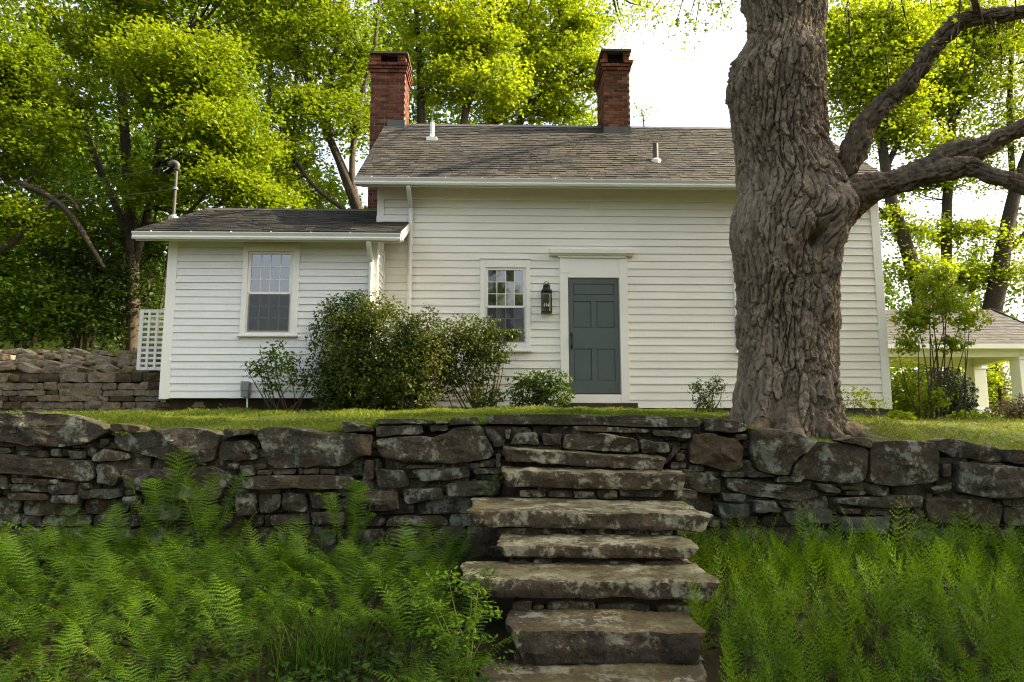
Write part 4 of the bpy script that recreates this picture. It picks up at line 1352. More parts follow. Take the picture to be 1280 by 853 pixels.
# riser stones wedged under each slab: distance, px box
RIS = '''5.00 285 0,5.35 640 752 664 768,5.36 666 757 680 770,5.35 682 752 748 770,5.36 750 755 815 771,5.36 824 757 864 772,5.36 640 766 680 776,
5.85 636 700 644 712,5.84 644 701 664 713,5.84 666 700 690 709,5.85 668 708 736 712,5.86 732 702 806 711,5.84 808 702 868 711,
6.27 622 660 678 674,6.28 680 660 728 672,6.27 730 660 765 672,6.28 768 661 812 670,6.27 814 660 842 670,
7.17 650 612 682 622,7.17 684 613 716 622,7.17 718 614 745 624,7.17 747 611 772 624,7.15 776 608 832 622,7.2 834 612 872 634,7.2 672 608 690 614,
7.4 640 585 680 592,7.4 690 584 760 591,4.92 640 826 690 838,4.92 692 826 760 838,4.92 764 826 830 838,4.92 834 824 882 840'''
for k, row in enumerate(RIS.replace('\n', '').split(',')[1:]):
    D, x0, y0, x1, y1 = [float(a) for a in row.split()]
    w, h = x1 - x0, y1 - y0
    j = lambda a: random.uniform(-a, a)
    pts = [(x0 + j(w * .08), y0 + h * .1), ((x0 + x1) / 2 + j(w * .2), y0 - h * .04), (x1 + j(w * .06), y0 + h * random.uniform(0, .3)), (x1 + j(w * .06), y1 - h * .05), ((x0 + x1) / 2, y1 + h * .05), (x0, y1 - h * random.uniform(0, .2))]
    link('riser_stone', stone_mesh(pxpoly(pts, D), D, 0.22, 700 + k, 0.006), M['step'] if k % 3 else M['stone'], STEPS)
# packed earth and hearting inside the flight
for k in range(len(SL) - 1):
    D, xa, xb, ya, yb, dep, tl, nm = SL[k + 1]
    A, B = P(max(xa, 640), yb, D), P(min(xb, 862), yb, D)
    MB().box(A.x + 0.06, B.x - 0.08, D + 0.14, 7.5, 0.0, A.z + 0.0).build('hearting', M['soil'], STEPS)

# ------------------------------------------------------------------ the old maple
TD = 8.8
prof = [(600, 898, 1068), (560, 903, 1062), (545, 907, 1057), (530, 911, 1053), (510, 917, 1049), (477, 922, 1046), (444, 924, 1045), (411, 924, 1048), (378, 922, 1047), (346, 918, 1047), (313, 913, 1050), (295, 911, 1055), (271, 912, 1062), (245, 919, 1062), (223, 921, 1052),
        (200, 919, 1040), (179, 917, 1034), (135, 912, 1032), (112, 909, 1032), (86, 912, 1030), (72, 922, 1029), (44, 936, 1029), (20, 933, 1033), (0, 927, 1034), (-40, 925, 1036), (-110, 930, 1032), (-200, 930, 1020), (-320, 940, 1010), (-420, 950, 1000)]
tz, tcx, trx = [], [], []
for py, a, b in prof:
    A, B = P(a, py, TD), P(b, py, TD)
    tz.append(A.z); tcx.append((A.x + B.x) / 2); trx.append((B.x - A.x) / 2 * 0.95)
TREE = root('old_maple', (tcx[3], TD, tz[3] - 0.1))
tag(TREE, 'massive old maple with shaggy furrowed bark standing on the wall before the house', 'tree')


def voro(u, v, seed):
    """cell noise: border distance, offset from the cell's middle, cell id"""
    iu, iv = np.floor(u).astype(int), np.floor(v).astype(int)
    f1 = np.full(len(u), 9.0); f2 = f1.copy(); cid = np.zeros(len(u)); dv = np.zeros(len(u))
    for a in (-1, 0, 1):
        for b in (-1, 0, 1):
            ca, cb = (iu + a) % 64, (iv + b) % 64
            ju, jv = _T[ca, cb, seed], _T[cb, ca, seed + 7]
            du, dw = iu + a + ju - u, iv + b + jv - v
            d = np.sqrt(du * du + dw * dw)
            near = d < f1
            f2 = np.where(near, f1, np.minimum(f2, d)); dv = np.where(near, dw, dv); cid = np.where(near, _T[ca, cb, seed + 3], cid); f1 = np.minimum(f1, d)
    return f2 - f1, dv, cid


def bark_disp(p, th, R_, amp=1.0):
    """long plates parted by furrows; each plate lifts towards its lower end"""
    z = p[:, 2]; R_ = 0.64
    w = fbm(np.stack([th * R_ * 2.2, z * 1.6, z * 0], 1), 3)
    w2 = fbm(np.stack([th * R_ * 9, z * 6, z * 0 + 4], 1), 3)
    e1, d1, c1 = voro(th * R_ * 12.5 + w * 1.2 + w2 * 0.5, z * 2.0 + w2 * 0.4, 5)
    e2, d2, c2 = voro(th * R_ * 27 + w * 2.2 + w2 * 1.0, z * 7.5 + w2 * 0.8, 21)
    fur = np.clip(e1 / 0.16, 0, 1) ** 0.6
    fine = fbm(np.stack([th * R_ * 45, z * 14, z * 0], 1), 4, 0.6)
    k = np.clip(0.35 + 1.3 * vnoise(np.stack([th * R_ * 1.3, z * 0.9, z * 0 + 8], 1)), 0.4, 1.25)
    lift = np.clip(0.5 + d1, 0, 1.2)
    return amp * k * (0.045 * fur + 0.036 * fur * c1 * lift + 0.024 * np.clip(e2 / 0.14, 0, 1) * (0.2 + c2 * np.clip(0.5 + d2 * 1.3, 0, 1)) + 0.024 * fine - 0.066), 0.5 * c1 + 0.5 * c2


NA, NZ = 380, 540
zz_ = np.concatenate([np.linspace(tz[0], 8.2, NZ - 50), np.linspace(8.25, tz[-1], 50)])
TH = math.pi / 2 + np.linspace(0, 2 * math.pi, NA, endpoint=False)
zg, tg = np.meshgrid(zz_, TH, indexing='ij')
zf, tf = zg.ravel(), tg.ravel()
cxs = np.interp(zf, tz, tcx); rxs = np.interp(zf, tz, trx)
ksm = np.ones(9) / 9
base = np.clip((2.6 - zf) / 1.0, 0, 1)
flute = 1 + 0.05 * np.sin(5 * tf + 0.6 + zf * 0.5) * (0.35 + base) + 0.04 * np.sin(9 * tf + 2.1 + zf) * (0.3 + base)
rr = rxs * flute
px_, py_, pz_ = np.cos(tf), np.sin(tf), zf
P0 = np.stack([cxs + px_ * rr, TD + py_ * rr * 0.92, zf], 1)
# knots and burls on the face towards the lawn: pixel, radius, height
for (kx, ky, kr, kh) in ((1045, 258, .20, .13), (1020, 270, .15, .12), (995, 283, .14, .15), (979, 308, .15, .15), (973, 340, .15, .13), (972, 372, .14, .09), (1010, 300, .085, -.20), (1036, 300, .14, .13), (1037, 340, .15, .12), (1022, 375, .18, .12), (1005, 335, .12, .06), (1000, 410, .16, .07), (1010, 60, 0.20, 0.11), (1013, 66, 0.045, -0.10), (915, 105, 0.3, 0.05), (1000, 40, 0.035, -0.08), (958, 328, 0.06, -0.06), (930, 420, 0.3, 0.05), (1040, 265, 0.30, 0.12), (965, 470, 0.28, 0.08), (1030, 480, 0.25, 0.07), (935, 500, 0.25, 0.09)):
    k_ = P(kx, ky, TD - 0.5)
    zc_ = k_.z; R_k = np.interp(zc_, tz, trx); cx_k = np.interp(zc_, tz, tcx)
    xk = np.clip((P(kx, ky, TD - 0.45).x - cx_k) / R_k, -0.98, 0.98)
    ka = -math.acos(xk)
    yk = TD + math.sin(ka) * R_k * 0.92
    dx = P0[:, 0] - (cx_k + math.cos(ka) * R_k); dy = P0[:, 1] - yk; dz_ = (P0[:, 2] - zc_) * 0.75
    g = np.exp(-(dx * dx + dy * dy + dz_ * dz_) / (kr * kr)) * kh
    P0[:, 0] += px_ * g; P0[:, 1] += py_ * g
dsp, cell = bark_disp(P0, tf, rxs)
# keep the seam closed
P0[:, 0] += px_ * dsp; P0[:, 1] += py_ * dsp
i = np.arange((len(zz_) - 1) * NA); r_, c_ = i // NA, i % NA
F = np.stack([r_ * NA + c_, r_ * NA + (c_ + 1) % NA, (r_ + 1) * NA + (c_ + 1) % NA, (r_ + 1) * NA + c_], 1)
tm = npmesh('trunk', P0, F, True, cell[F[:, 0]])
tm.set_sharp_from_angle(angle=R(40))
link('trunk', tm, M['bark'], TREE)


def limb_mesh(pts, rad, k=14, n=48, amp=0.5, smooth=True):
    p, r = smooth_path(pts, rad, k)
    v, f = tube(p, r, n)
    v = np.array([tuple(a) for a in v])
    c = np.repeat(np.array([tuple(a) for a in p]), n, 0); rr_ = np.repeat(np.array(r), n)
    d = v - c; L = np.linalg.norm(d, axis=1, keepdims=True)
    s = np.concatenate([[0], np.cumsum(np.linalg.norm(np.diff(np.array([tuple(a) for a in p]), axis=0), axis=1))])
    sl = np.repeat(s, n); th = np.tile(np.arange(n) * 2 * math.pi / n, len(p))
    q = np.stack([v[:, 0] * 9, v[:, 1] * 9, v[:, 2] * 9], 1)
    nn = fbm(q, 4, 0.6) * 0.05 + np.abs(fbm(np.stack([np.cos(th) * rr_ * 25, np.sin(th) * rr_ * 25, sl * 3], 1), 3)) * 0.05 + fbm(q * 0.25, 2) * 0.06
    e_, dv_, cc_ = voro(th / 6.2832 * 9 + fbm(q, 2) * .6, sl * 5 + fbm(q + 9, 2) * .5, 13)
    nn = nn + np.clip(e_ / 0.2, 0, 1) * (0.02 + 0.03 * cc_) - 0.03
    v = v + d / np.maximum(L, 1e-6) * (nn * amp * np.minimum(1, rr_ / 0.12))[:, None]
    return npmesh('limb', v, np.array(f), smooth)


def pp(px, py, D): return tuple(P(px, py, D))
def wpx(w, D): return w * 0.5 * D / FPX * 1.06


MAPLE_LIMBS = [
    ([pp(1030, 262, 8.75), pp(1056, 215, 8.6), pp(1075, 170, 8.5), pp(1104, 130, 8.4), pp(1135, 104, 8.3), pp(1160, 70, 8.2), pp(1183, 42, 8.1), pp(1203, 25, 8.0), pp(1240, 20, 7.9), pp(1285, 14, 7.8), pp(1370, -10, 7.6), pp(1500, -70, 7.4)], [28, 26, 26, 25, 24, 22, 21, 19, 17, 14, 11, 6]),
    ([pp(1020, 285, 8.8), pp(1058, 250, 8.6), pp(1085, 236, 8.45), pp(1112, 229, 8.4), pp(1150, 216, 8.3), pp(1185, 198, 8.2), pp(1230, 182, 8.1), pp(1285, 156, 8.0), pp(1380, 110, 7.8), pp(1520, 60, 7.6)], [62, 54, 40, 34, 31, 28, 24, 20, 15, 8]),
    ([pp(1108, 234, 8.42), pp(1150, 222, 8.1), pp(1190, 212, 7.9), pp(1218, 209, 7.8), pp(1240, 219, 7.7), pp(1262, 225, 7.65), pp(1290, 238, 7.6), pp(1380, 262, 7.4)], [24, 22, 20, 18, 17, 15, 13, 8]),
    ([pp(1225, 18, 7.9), pp(1219, 8, 7.8), pp(1216, -10, 7.7), pp(1210, -40, 7.6)], [9, 7, 6, 4]),
]
for pts, w in MAPLE_LIMBS:
    link('limb', limb_mesh(pts, [wpx(a, 8.1) for a in w], 24, 56, 0.9), M['bark'], TREE)
for (a, l, r0) in ((-2.5, 1.15, .17), (-1.95, .8, .2), (-1.25, .75, .2), (-0.7, 1.2, .16), (-0.1, 1.3, .17), (-2.95, 1.1, .16), (0.8, 1.4, .16), (2.2, 1.4, .16)):
    zb_ = float(upper([tcx[3]], [TD])[0])
    pts = []
    for t, up_ in ((0.35, 0.55), (0.62, 0.22), (0.85, 0.08), (1.05, 0.0), (1.05 + l * .6, -0.10)):
        x = tcx[3] + math.cos(a + 0.12 * t) * t * trx[3]; y = TD + math.sin(a + 0.12 * t) * t * trx[3]
        pts.append((x, y, float(upper([x], [max(y, 7.75)])[0]) + up_))
    link('root', limb_mesh(pts, [r0 * 1.3, r0, r0 * .8, r0 * .6, r0 * .35], 12, 28, 0.9), M['bark'], TREE)
# limbs of the crown above the picture
top = Vector((np.interp(11.0, tz, tcx), TD, 11.0))
HIGH = []
for k in range(9):
    a = k * 2 * math.pi / 9 + 0.3
    z0 = 9.0 + 0.33 * k
    s = Vector((np.interp(z0, tz, tcx), TD, z0))
    e1 = s + Vector((math.cos(a) * 1.6, math.sin(a) * 1.6, 1.0)); e2 = s + Vector((math.cos(a) * 3.6, math.sin(a) * 3.6, 1.9 + 0.3 * (k % 3))); e3 = s + Vector((math.cos(a + .15) * 5.8, math.sin(a + .15) * 5.8, 1.9))
    HIGH.append((s, e1, e2, e3))
    link('limb', limb_mesh([s, e1, e2, e3], [0.26, 0.18, 0.11, 0.03], 8, 14, 0.4), M['bark'], TREE)

# ------------------------------------------------------------------ foliage tools
def unit(a):
    return a / np.maximum(np.linalg.norm(a, axis=1, keepdims=True), 1e-9)


def leaf_quads(c, size, rg, up=1.0, spread=0.8, out=None, aspect=0.75, fold=0.12):
    """one small folded leaf per centre"""
    n = len(c)
    nrm = rg.normal(size=(n, 3)) * spread + np.array([0, 0, up])
    if out is not None: nrm = nrm + out
    nrm = unit(nrm)
    t = unit(np.cross(nrm, rg.normal(size=(n, 3))))
    b = np.cross(nrm, t)
    L = (size * rg.uniform(0.65, 1.25, n))[:, None] * 0.5
    d = nrm * L * fold * 2
    v = np.stack([c - t * L, c + b * L * aspect - d, c + t * L * 1.1, c - b * L * aspect - d], 1).reshape(-1, 3)
    f = np.arange(n * 4).reshape(n, 4)
    return v, f


def maple_leaves(c, size, rg, up=0.8, spread=0.7):
    """lobed leaves for foliage near the camera: 10-corner outline split in quads about the middle"""
    n = len(c)
    nrm = unit(rg.normal(size=(n, 3)) * spread + np.array([0, 0, up]))
    t = unit(np.cross(nrm, rg.normal(size=(n, 3)))); b = np.cross(nrm, t)
    L = size * rg.uniform(0.6, 1.2, n)
    ang = np.array([0, 36, 62, 95, 125, 180, -125, -95, -62, -36]) * math.pi / 180
    rad = np.array([1.0, 0.45, 0.9, 0.4, 0.6, 0.18, 0.6, 0.4, 0.9, 0.45]) * 0.55
    pts = [c[:, None, :] * 1.0]
    q = c[:, None, :] + (t[:, None, :] * (np.cos(ang) * rad)[None, :, None] + b[:, None, :] * (np.sin(ang) * rad)[None, :, None]) * L[:, None, None]
    q = q - nrm[:, None, :] * (np.abs(np.sin(ang)) * 0.12)[None, :, None] * L[:, None, None]
    v = np.concatenate([c[:, None, :], q], 1).reshape(-1, 3)
    F = np.array([[0, 10, 1, 2], [0, 2, 3, 4], [0, 4, 5, 6], [0, 6, 7, 8], [0, 8, 9, 10]])
    f = (np.arange(n) * 11)[:, None, None] + F[None]
    return v, f.reshape(-1, 4)


def leaf_obj(name, c, size, mat, parent, rg, rnd=None, lobed=False, **kw):
    if lobed:
        v, f = maple_leaves(c, size, rg, **kw); k = 5
    else:
        v, f = leaf_quads(c, size, rg, **kw); k = 1
    a = rg.random(len(c)) if rnd is None else np.clip(rnd + rg.normal(size=len(c)) * 0.08, 0, 1)
    me = npmesh(name, v, f, False, np.repeat(a, k))
    return link(name, me, mat, parent)


def in_blob(n, c, r, rg, shell=3.0):
    d = unit(rg.normal(size=(n, 3)))
    q = rg.random(n) ** (1 / shell)
    k = 1 + 0.25 * fbm(d * 2.3 + c[0], 2)
    return np.array(c) + d * (q * k)[:, None] * np.array(r)


def spray_points(cs, Rs, per, rg, thick=0.13):
    """flat, slightly domed sprays of leaves around the given centres"""
    out = []; tone = []
    for c, r in zip(cs, Rs):
        n = max(6, int(per * r * r * rg.uniform(0.7, 1.3)))
        a = rg.random(n) * 6.283
        q = np.sqrt(rg.random(n)) * r * (0.75 + 0.35 * np.sin(a * rg.integers(2, 5) + rg.random() * 6))
        tilt = rg.normal(size=2) * 0.25
        x, y = np.cos(a) * q, np.sin(a) * q
        z = rg.normal(size=n) * thick * r - q * q / max(r, 0.1) * 0.32 + tilt[0] * x + tilt[1] * y
        out.append(np.stack([c[0] + x, c[1] + y, c[2] + z], 1))
        tone.append(np.full(n, rg.random()))
    return np.concatenate(out), np.concatenate(tone)


def make_tree(name, label, D, stems, blobs, mat, size, per=150, seed=1, group=None, cat='tree', thin=0.45, rr=(0.5, 1.0), bark='bark2', dens=1.5):
    rg = np.random.default_rng(seed)
    s0 = P(stems[0][0][0], stems[0][0][1], D)
    gz_ = float(upper([s0.x], [D])[0]) - 0.15
    T = root(name, (s0.x, D, gz_)); tag(T, label, cat, group)
    tv = MB(); nodes = []
    for ptsw in stems:
        pts = [P(a, b, D + (dd[0] if dd else 0)) for (a, b, w, *dd) in ptsw]
        rad = [w * 0.5 * D / FPX for (a, b, w, *dd) in ptsw]
        if ptsw is stems[0]:
            pts = [Vector((pts[0].x, pts[0].y, gz_))] + pts if pts[0].z > gz_ + 0.3 else pts
            rad = [rad[0] * 1.25] + rad if len(pts) > len(rad) else rad
        p, r = smooth_path(pts, rad, 5)
        tv.tube(p, r, 10)
        nodes += [np.array(tuple(q)) for q in p]
    trunk = tv.build('trunk', M[bark], T, True)
    nodes = np.array(nodes)
    cs = []; Rs = []
    for (bx, by, rx, ry, rd, n, *dd) in blobs:
        Db = D + (dd[0] if dd else 0)
        c = P(bx, by, Db); m = Db / FPX * 1.02
        n = int(n * dens * 1.3)
        q = in_blob(n, tuple(c), (rx * m, rd, ry * m), rg, 2.2)
        cs += list(q); Rs += list(rg.uniform(rr[0], rr[1], n))
    cs = np.array(cs)
    bm = MB()
    for c, r in zip(cs, Rs):
        if rg.random() > thin: continue
        d = np.linalg.norm(nodes - c, axis=1) + 1.2 * np.maximum(0, nodes[:, 2] - c[2] + 0.2)
        s = nodes[d.argmin()]
        mid = (s + c) / 2 + np.array([rg.normal() * 0.15, rg.normal() * 0.15, -0.12 * np.linalg.norm(c - s)])
        L = np.linalg.norm(c - s)
        r0 = 0.014 + 0.010 * L
        p, q = smooth_path([s, mid, c], [r0, r0 * 0.7, 0.008], 3)
        bm.tube(p, q, 5, False)
    if bm.v: tag(bm.build('fine_branches', M[bark], T, True), kind='stuff')
    pts, tone = spray_points(cs, Rs, per, rg)
    leaf_obj('crown', pts, size, M[mat], T, rg, tone, up=1.0, spread=0.5)
    return T


def copy_tree(o, loc, rz, scale, label, group=None):
    c = o.copy(); C.objects.link(c); c.location = loc; c.rotation_euler = (0, 0, rz); c.scale = (scale,) * 3
    c['label'] = label
    if group: c['group'] = group
    for ch in o.children:
        k = ch.copy(); C.objects.link(k); k.parent = c
    return c


# ------------------------------------------------------------------ the woods behind
GW = 'woodland trees behind the house'
T1 = make_tree('woodland_tree', 'broad bright green maple with dark trunk behind the left wing roof mast', 19.0,
    [[(166, 450, 17), (166, 340, 15), (160, 220, 13), (150, 90, 10), (140, -60, 6)], [(168, 330, 10), (190, 240, 9), (205, 150, 8), (235, 40, 5)], [(164, 300, 9), (120, 200, 8), (90, 110, 6)]],
    [(235, 105, 95, 75, 1.8, 62, -1.0), (285, 180, 70, 55, 1.5, 42, -1.4), (300, 240, 55, 28, 1.0, 20, -1.6), (130, 45, 100, 60, 2.2, 45), (215, -40, 170, 70, 2.6, 60), (190, 240, 45, 25, 1.2, 10, -0.8), (70, 130, 60, 60, 1.8, 22)], 'leaf_sun', 0.12, 190, 11, None, rr=(0.7, 1.25), dens=1.0)
T2 = make_tree('woodland_tree', 'leaning tree with a bare pale branch at the far left above the field-stone wall', 16.5,
    [[(-40, 460, 20), (-45, 300, 17), (-30, 100, 12), (-10, -60, 7)], [(-35, 330, 10), (20, 300, 8), (75, 245, 6), (100, 265, 4)], [(130, 335, 4), (112, 305, 6), (90, 272, 8), (60, 245, 7), (-20, 210, 8)]],
    [(10, 70, 60, 60, 1.4, 30), (15, 190, 42, 30, 1.0, 14), (30, 270, 40, 25, 1.0, 12), (-60, 120, 70, 120, 1.8, 30), (60, 150, 40, 30, 1.0, 8), (-80, 260, 60, 60, 1.5, 16)], 'leaf_sun', 0.11, 190, 12, rr=(0.6, 1.1), dens=1.15)
T3 = make_tree('woodland_tree', 'slender tree with thin upright stems above the left wing roof', 24.0,
    [[(300, 300, 9), (296, 180, 8), (288, 60, 7), (280, -60, 4)], [(322, 300, 6), (335, 150, 5), (340, 20, 4)], [(372, 300, 6), (368, 180, 5), (372, 60, 4)]],
    [(320, 60, 70, 80, 1.8, 45), (355, 200, 50, 55, 1.5, 22), (320, -40, 110, 50, 2, 30), (385, 240, 45, 20, 1.2, 10)], 'leaf_sun', 0.125, 170, 13, rr=(0.7, 1.25), dens=1.0)
T4 = make_tree('woodland_tree', 'cluster of leaning dark stems left of the left chimney', 20.0,
    [[(452, 300, 14), (444, 250, 12), (415, 180, 10), (392, 120, 9), (368, 50, 7), (345, -40, 4)], [(450, 275, 10), (424, 205, 8), (410, 150, 7), (420, 60, 6), (432, -30, 4)], [(455, 285, 10), (440, 215, 8), (450, 130, 7), (468, 60, 5), (476, -30, 4)], [(430, 262, 6), (390, 230, 5), (355, 175, 4)], [(395, 130, 5), (440, 85, 4), (458, 40, 3)]],
    [(385, 40, 70, 70, 1.6, 40), (440, 60, 45, 60, 1.4, 22), (420, 150, 50, 45, 1.3, 14), (380, 130, 40, 40, 1.2, 14), (400, -40, 110, 40, 2, 26), (350, 215, 40, 30, 1, 8)], 'leaf_sun', 0.115, 170, 14, rr=(0.6, 1.1), dens=1.1)
T5 = make_tree('woodland_tree', 'bright tree rising behind the roof just right of the left chimney', 23.0,
    [[(527, 200, 12), (526, 140, 11), (524, 70, 8), (518, -20, 5)], [(526, 110, 6), (550, 60, 5), (560, 0, 4)], [(575, 200, 11), (582, 140, 10), (600, 80, 8), (622, 10, 5)]],
    [(540, 40, 60, 60, 1.6, 38), (600, 50, 60, 55, 1.6, 36), (560, 110, 45, 22, 1.2, 14), (560, -40, 120, 40, 2.2, 36), (625, 110, 45, 28, 1.4, 16)], 'leaf_yellow', 0.13, 150, 15)
T6 = make_tree('woodland_tree', 'yellow-green maple with forked trunks behind the ridge left of the right chimney', 25.0,
    [[(606, 200, 15), (618, 150, 13), (652, 100, 10), (690, 40, 7), (720, -30, 4)], [(640, 200, 12), (655, 140, 10), (690, 110, 7), (735, 85, 4)], [(650, 110, 6), (655, 40, 5), (650, -20, 4)]],
    [(690, 85, 62, 48, 1.6, 46), (655, 20, 80, 40, 2, 44), (725, 30, 38, 30, 1.2, 16), (655, 135, 70, 18, 1.2, 18), (700, 135, 40, 16, 1, 10), (755, 100, 22, 30, .8, 7), (690, -40, 90, 40, 2, 24)], 'leaf_yellow', 0.135, 150, 16)
T7 = make_tree('woodland_tree', 'leaning grey trunk beside the house corner beyond the lilac', 32.0,
    [[(1158, 420, 21), (1145, 350, 19), (1130, 300, 17), (1114, 250, 15), (1104, 190, 12), (1092, 90, 8), (1085, -20, 5)], [(1122, 290, 6), (1100, 262, 4), (1080, 255, 3)], [(1108, 210, 8), (1140, 130, 6), (1150, 40, 4)]],
    [(1095, 110, 60, 60, 1.4, 40), (1060, 50, 45, 60, 1.3, 30), (1125, 40, 65, 55, 1.5, 34), (1125, 165, 40, 28, 1, 12), (1125, 280, 40, 20, 0.9, 5), (1150, 330, 35, 20, .9, 6)], 'leaf_yellow', 0.185, 58, 17, rr=(0.9, 1.7), dens=2.3)
T8 = make_tree('woodland_tree', 'straight slim tree behind the pavilion roof under the low maple limb', 34.0,
    [[(1188, 420, 14), (1183, 330, 13), (1184, 250, 12), (1190, 150, 9), (1183, 40, 6), (1180, -40, 4)], [(1187, 180, 5), (1160, 120, 4), (1150, 80, 3)], [(1188, 160, 5), (1215, 100, 4), (1222, 40, 3)]],
    [(1180, 100, 65, 60, 1.5, 44), (1215, 30, 65, 55, 1.5, 36), (1150, 220, 40, 20, 1.0, 10), (1200, 190, 50, 25, 1.2, 14), (1190, 290, 50, 18, 1, 7), (1215, 340, 45, 18, 1, 8)], 'leaf_yellow', 0.185, 66, 18, rr=(0.8, 1.5), dens=2.3)
T9 = make_tree('woodland_tree', 'thick leaning trunk above the right end of the pavilion roof', 33.5,
    [[(1236, 420, 24), (1246, 360, 22), (1258, 290, 18), (1272, 230, 15), (1300, 150, 10), (1330, 60, 6)], [(1250, 320, 9), (1275, 300, 8), (1310, 260, 6)], [(1268, 250, 9), (1262, 150, 7), (1265, 50, 5)]],
    [(1265, 110, 55, 80, 2.2, 36), (1245, 300, 40, 22, 1.6, 8), (1275, 330, 40, 25, 1.6, 12), (1310, 120, 70, 110, 2.5, 34), (1265, 20, 60, 45, 2.2, 20), (1240, 215, 35, 18, 1.5, 8)], 'leaf_yellow', 0.15, 62, 19, rr=(0.7, 1.4))
T10 = make_tree('woodland_tree', 'small distant tree with thin foliage behind the ridge right of the right chimney', 36.0,
    [[(806, 200, 4), (805, 160, 2), (804, 145, 1)]], [(803, 138, 13, 20, 1.0, 9)], 'leaf_yellow', 0.12, 26, 20, rr=(0.4, 0.8))

# understory on the left bank
GU = 'dark shrubs on the left bank'
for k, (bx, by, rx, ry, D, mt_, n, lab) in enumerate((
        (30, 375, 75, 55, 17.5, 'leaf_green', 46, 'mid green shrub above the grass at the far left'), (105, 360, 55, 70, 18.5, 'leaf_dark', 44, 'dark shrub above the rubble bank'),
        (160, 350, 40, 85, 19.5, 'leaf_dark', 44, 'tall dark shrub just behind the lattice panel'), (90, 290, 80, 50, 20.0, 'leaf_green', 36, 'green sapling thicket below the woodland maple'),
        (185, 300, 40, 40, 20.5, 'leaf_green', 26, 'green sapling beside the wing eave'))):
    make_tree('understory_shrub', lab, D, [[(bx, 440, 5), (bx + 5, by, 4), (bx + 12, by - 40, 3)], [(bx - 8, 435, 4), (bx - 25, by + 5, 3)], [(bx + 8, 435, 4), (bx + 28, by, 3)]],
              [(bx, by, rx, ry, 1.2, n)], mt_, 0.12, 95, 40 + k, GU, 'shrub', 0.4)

# far wood, one mass nobody could count
rg = np.random.default_rng(77)
pts = []
for (x0, x1, y0, y1, D0, D1, n, R_) in ((-350, 330, -120, 440, 27, 38, 520, 1.9), (280, 520, -20, 300, 30, 40, 90, 1.6), (480, 760, -20, 170, 32, 40, 110, 1.3), (1100, 1500, 330, 430, 36, 44, 60, 1.5), (1040, 1600, -20, 330, 38, 46, 80, 1.5), (-900, -350, -100, 440, 28, 40, 60, 2.5), (-200, 200, 150, 420, 24, 30, 200, 1.3)):
    cs = np.array([tuple(P(rg.uniform(x0, x1), rg.uniform(y0, y1), rg.uniform(D0, D1))) for _ in range(n)])
    q, t = spray_points(cs, rg.uniform(0.6, 1.3, n) * R_, 55 / R_ * 1.4, rg, 0.3)
    pts.append(q)
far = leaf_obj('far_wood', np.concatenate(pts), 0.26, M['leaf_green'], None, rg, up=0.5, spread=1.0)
tag(far, kind='stuff', label='far mass of woodland leaves seen between the trees')
# low bright bank of shrubs beyond the pavilion
for k, (bx, by, rx, ry, D, lab) in enumerate(((1250, 480, 60, 40, 31.0, 'bright yellow-green shrub seen between the pavilion columns'), (1170, 480, 70, 35, 31.5, 'yellow-green shrub under the pavilion roof'), (1350, 470, 70, 50, 31, 'yellow-green shrub right of the pavilion'))):
    make_tree('bank_shrub', lab, D, [[(bx, 520, 5), (bx, by, 3)]], [(bx, by, rx, ry, 1.6, 40)], 'leaf_yellow', 0.13, 70, 60 + k, 'bright shrubs beyond the pavilion', 'shrub', 0.3)

# unseen trees for shade and reflections; some behind the camera added to cut fill
for k, (x, y, rz, s) in enumerate(((15.5, 4.0, 0.6, 0.95), (19.0, 9.5, 2.2, 1.15), (14.0, -3.0, 3.9, 1.0), (24.0, 15.0, 4.4, 1.2), (1.0, -17.0, 1.2, 1.1), (5.5, -13.0, 5.0, 1.1), (21.0, 1.0, 1.7, 1.3), (-20.0, -4.0, 2.9, 0.9), (-4.0, -9.0, 4.1, 0.7), (9.5, -6.5, 0.2, 0.95))):
    src = (T1, T4, T1, T1, T4, T1, T1, T1, T4, T1)[k]
    g = float(lower([x], [min(y, 7)])[0]) if y < 7.6 else float(upper([x], [y])[0])
    copy_tree(src, (x, y, g - 0.1), rz, s, 'unseen broad green tree shading the steps from outside the view', 'unseen shade trees')

# ------------------------------------------------------------------ crown of the old maple
rg = np.random.default_rng(5)
cs = []; Rs = []
tw = MB()
def hang(px, py, D, r, frm):
    c = P(px, py, D); cs.append(np.array(tuple(c))); Rs.append(r)
    f_ = P(*frm)
    m = f_.lerp(c, 0.5) + Vector((rg.normal() * .05, rg.normal() * .05, -0.04))
    p, q = smooth_path([f_, m, c], [0.014, 0.009, 0.004], 4)
    MB().tube(p, q, 5, False).build('twig', M['bark2'], TREE, True)
for (px, py, D, r) in ((795, 4, 7.6, .2), (815, 14, 7.5, .2), (838, 8, 7.6, .24), (845, 30, 7.4, .15), (862, 22, 7.5, .2), (868, 40, 7.4, .13), (885, 10, 7.6, .22), (900, 4, 7.7, .2), (905, 22, 7.6, .1)):
    hang(px, py, D, r, (880, -80, 8.2))
for (px, py, D, r) in ((1055, 25, 7.9, .34), (1085, 60, 7.7, .3), (1075, 100, 8.0, .26), (1105, 20, 7.5, .36), (1140, 50, 7.6, .3), (1165, 15, 7.5, .3), (1060, 150, 9.2, .26), (1195, 60, 7.6, .26), (1230, 55, 7.6, .3), (1265, 45, 7.4, .3), (1200, 110, 7.6, .22), (1250, 95, 7.5, .3), (1275, 130, 7.4, .22), (1110, 150, 9.4, .22)):
    hang(px, py, D, r, (px + rg.uniform(-30, 40), py - rg.uniform(50, 90), D + 0.3))
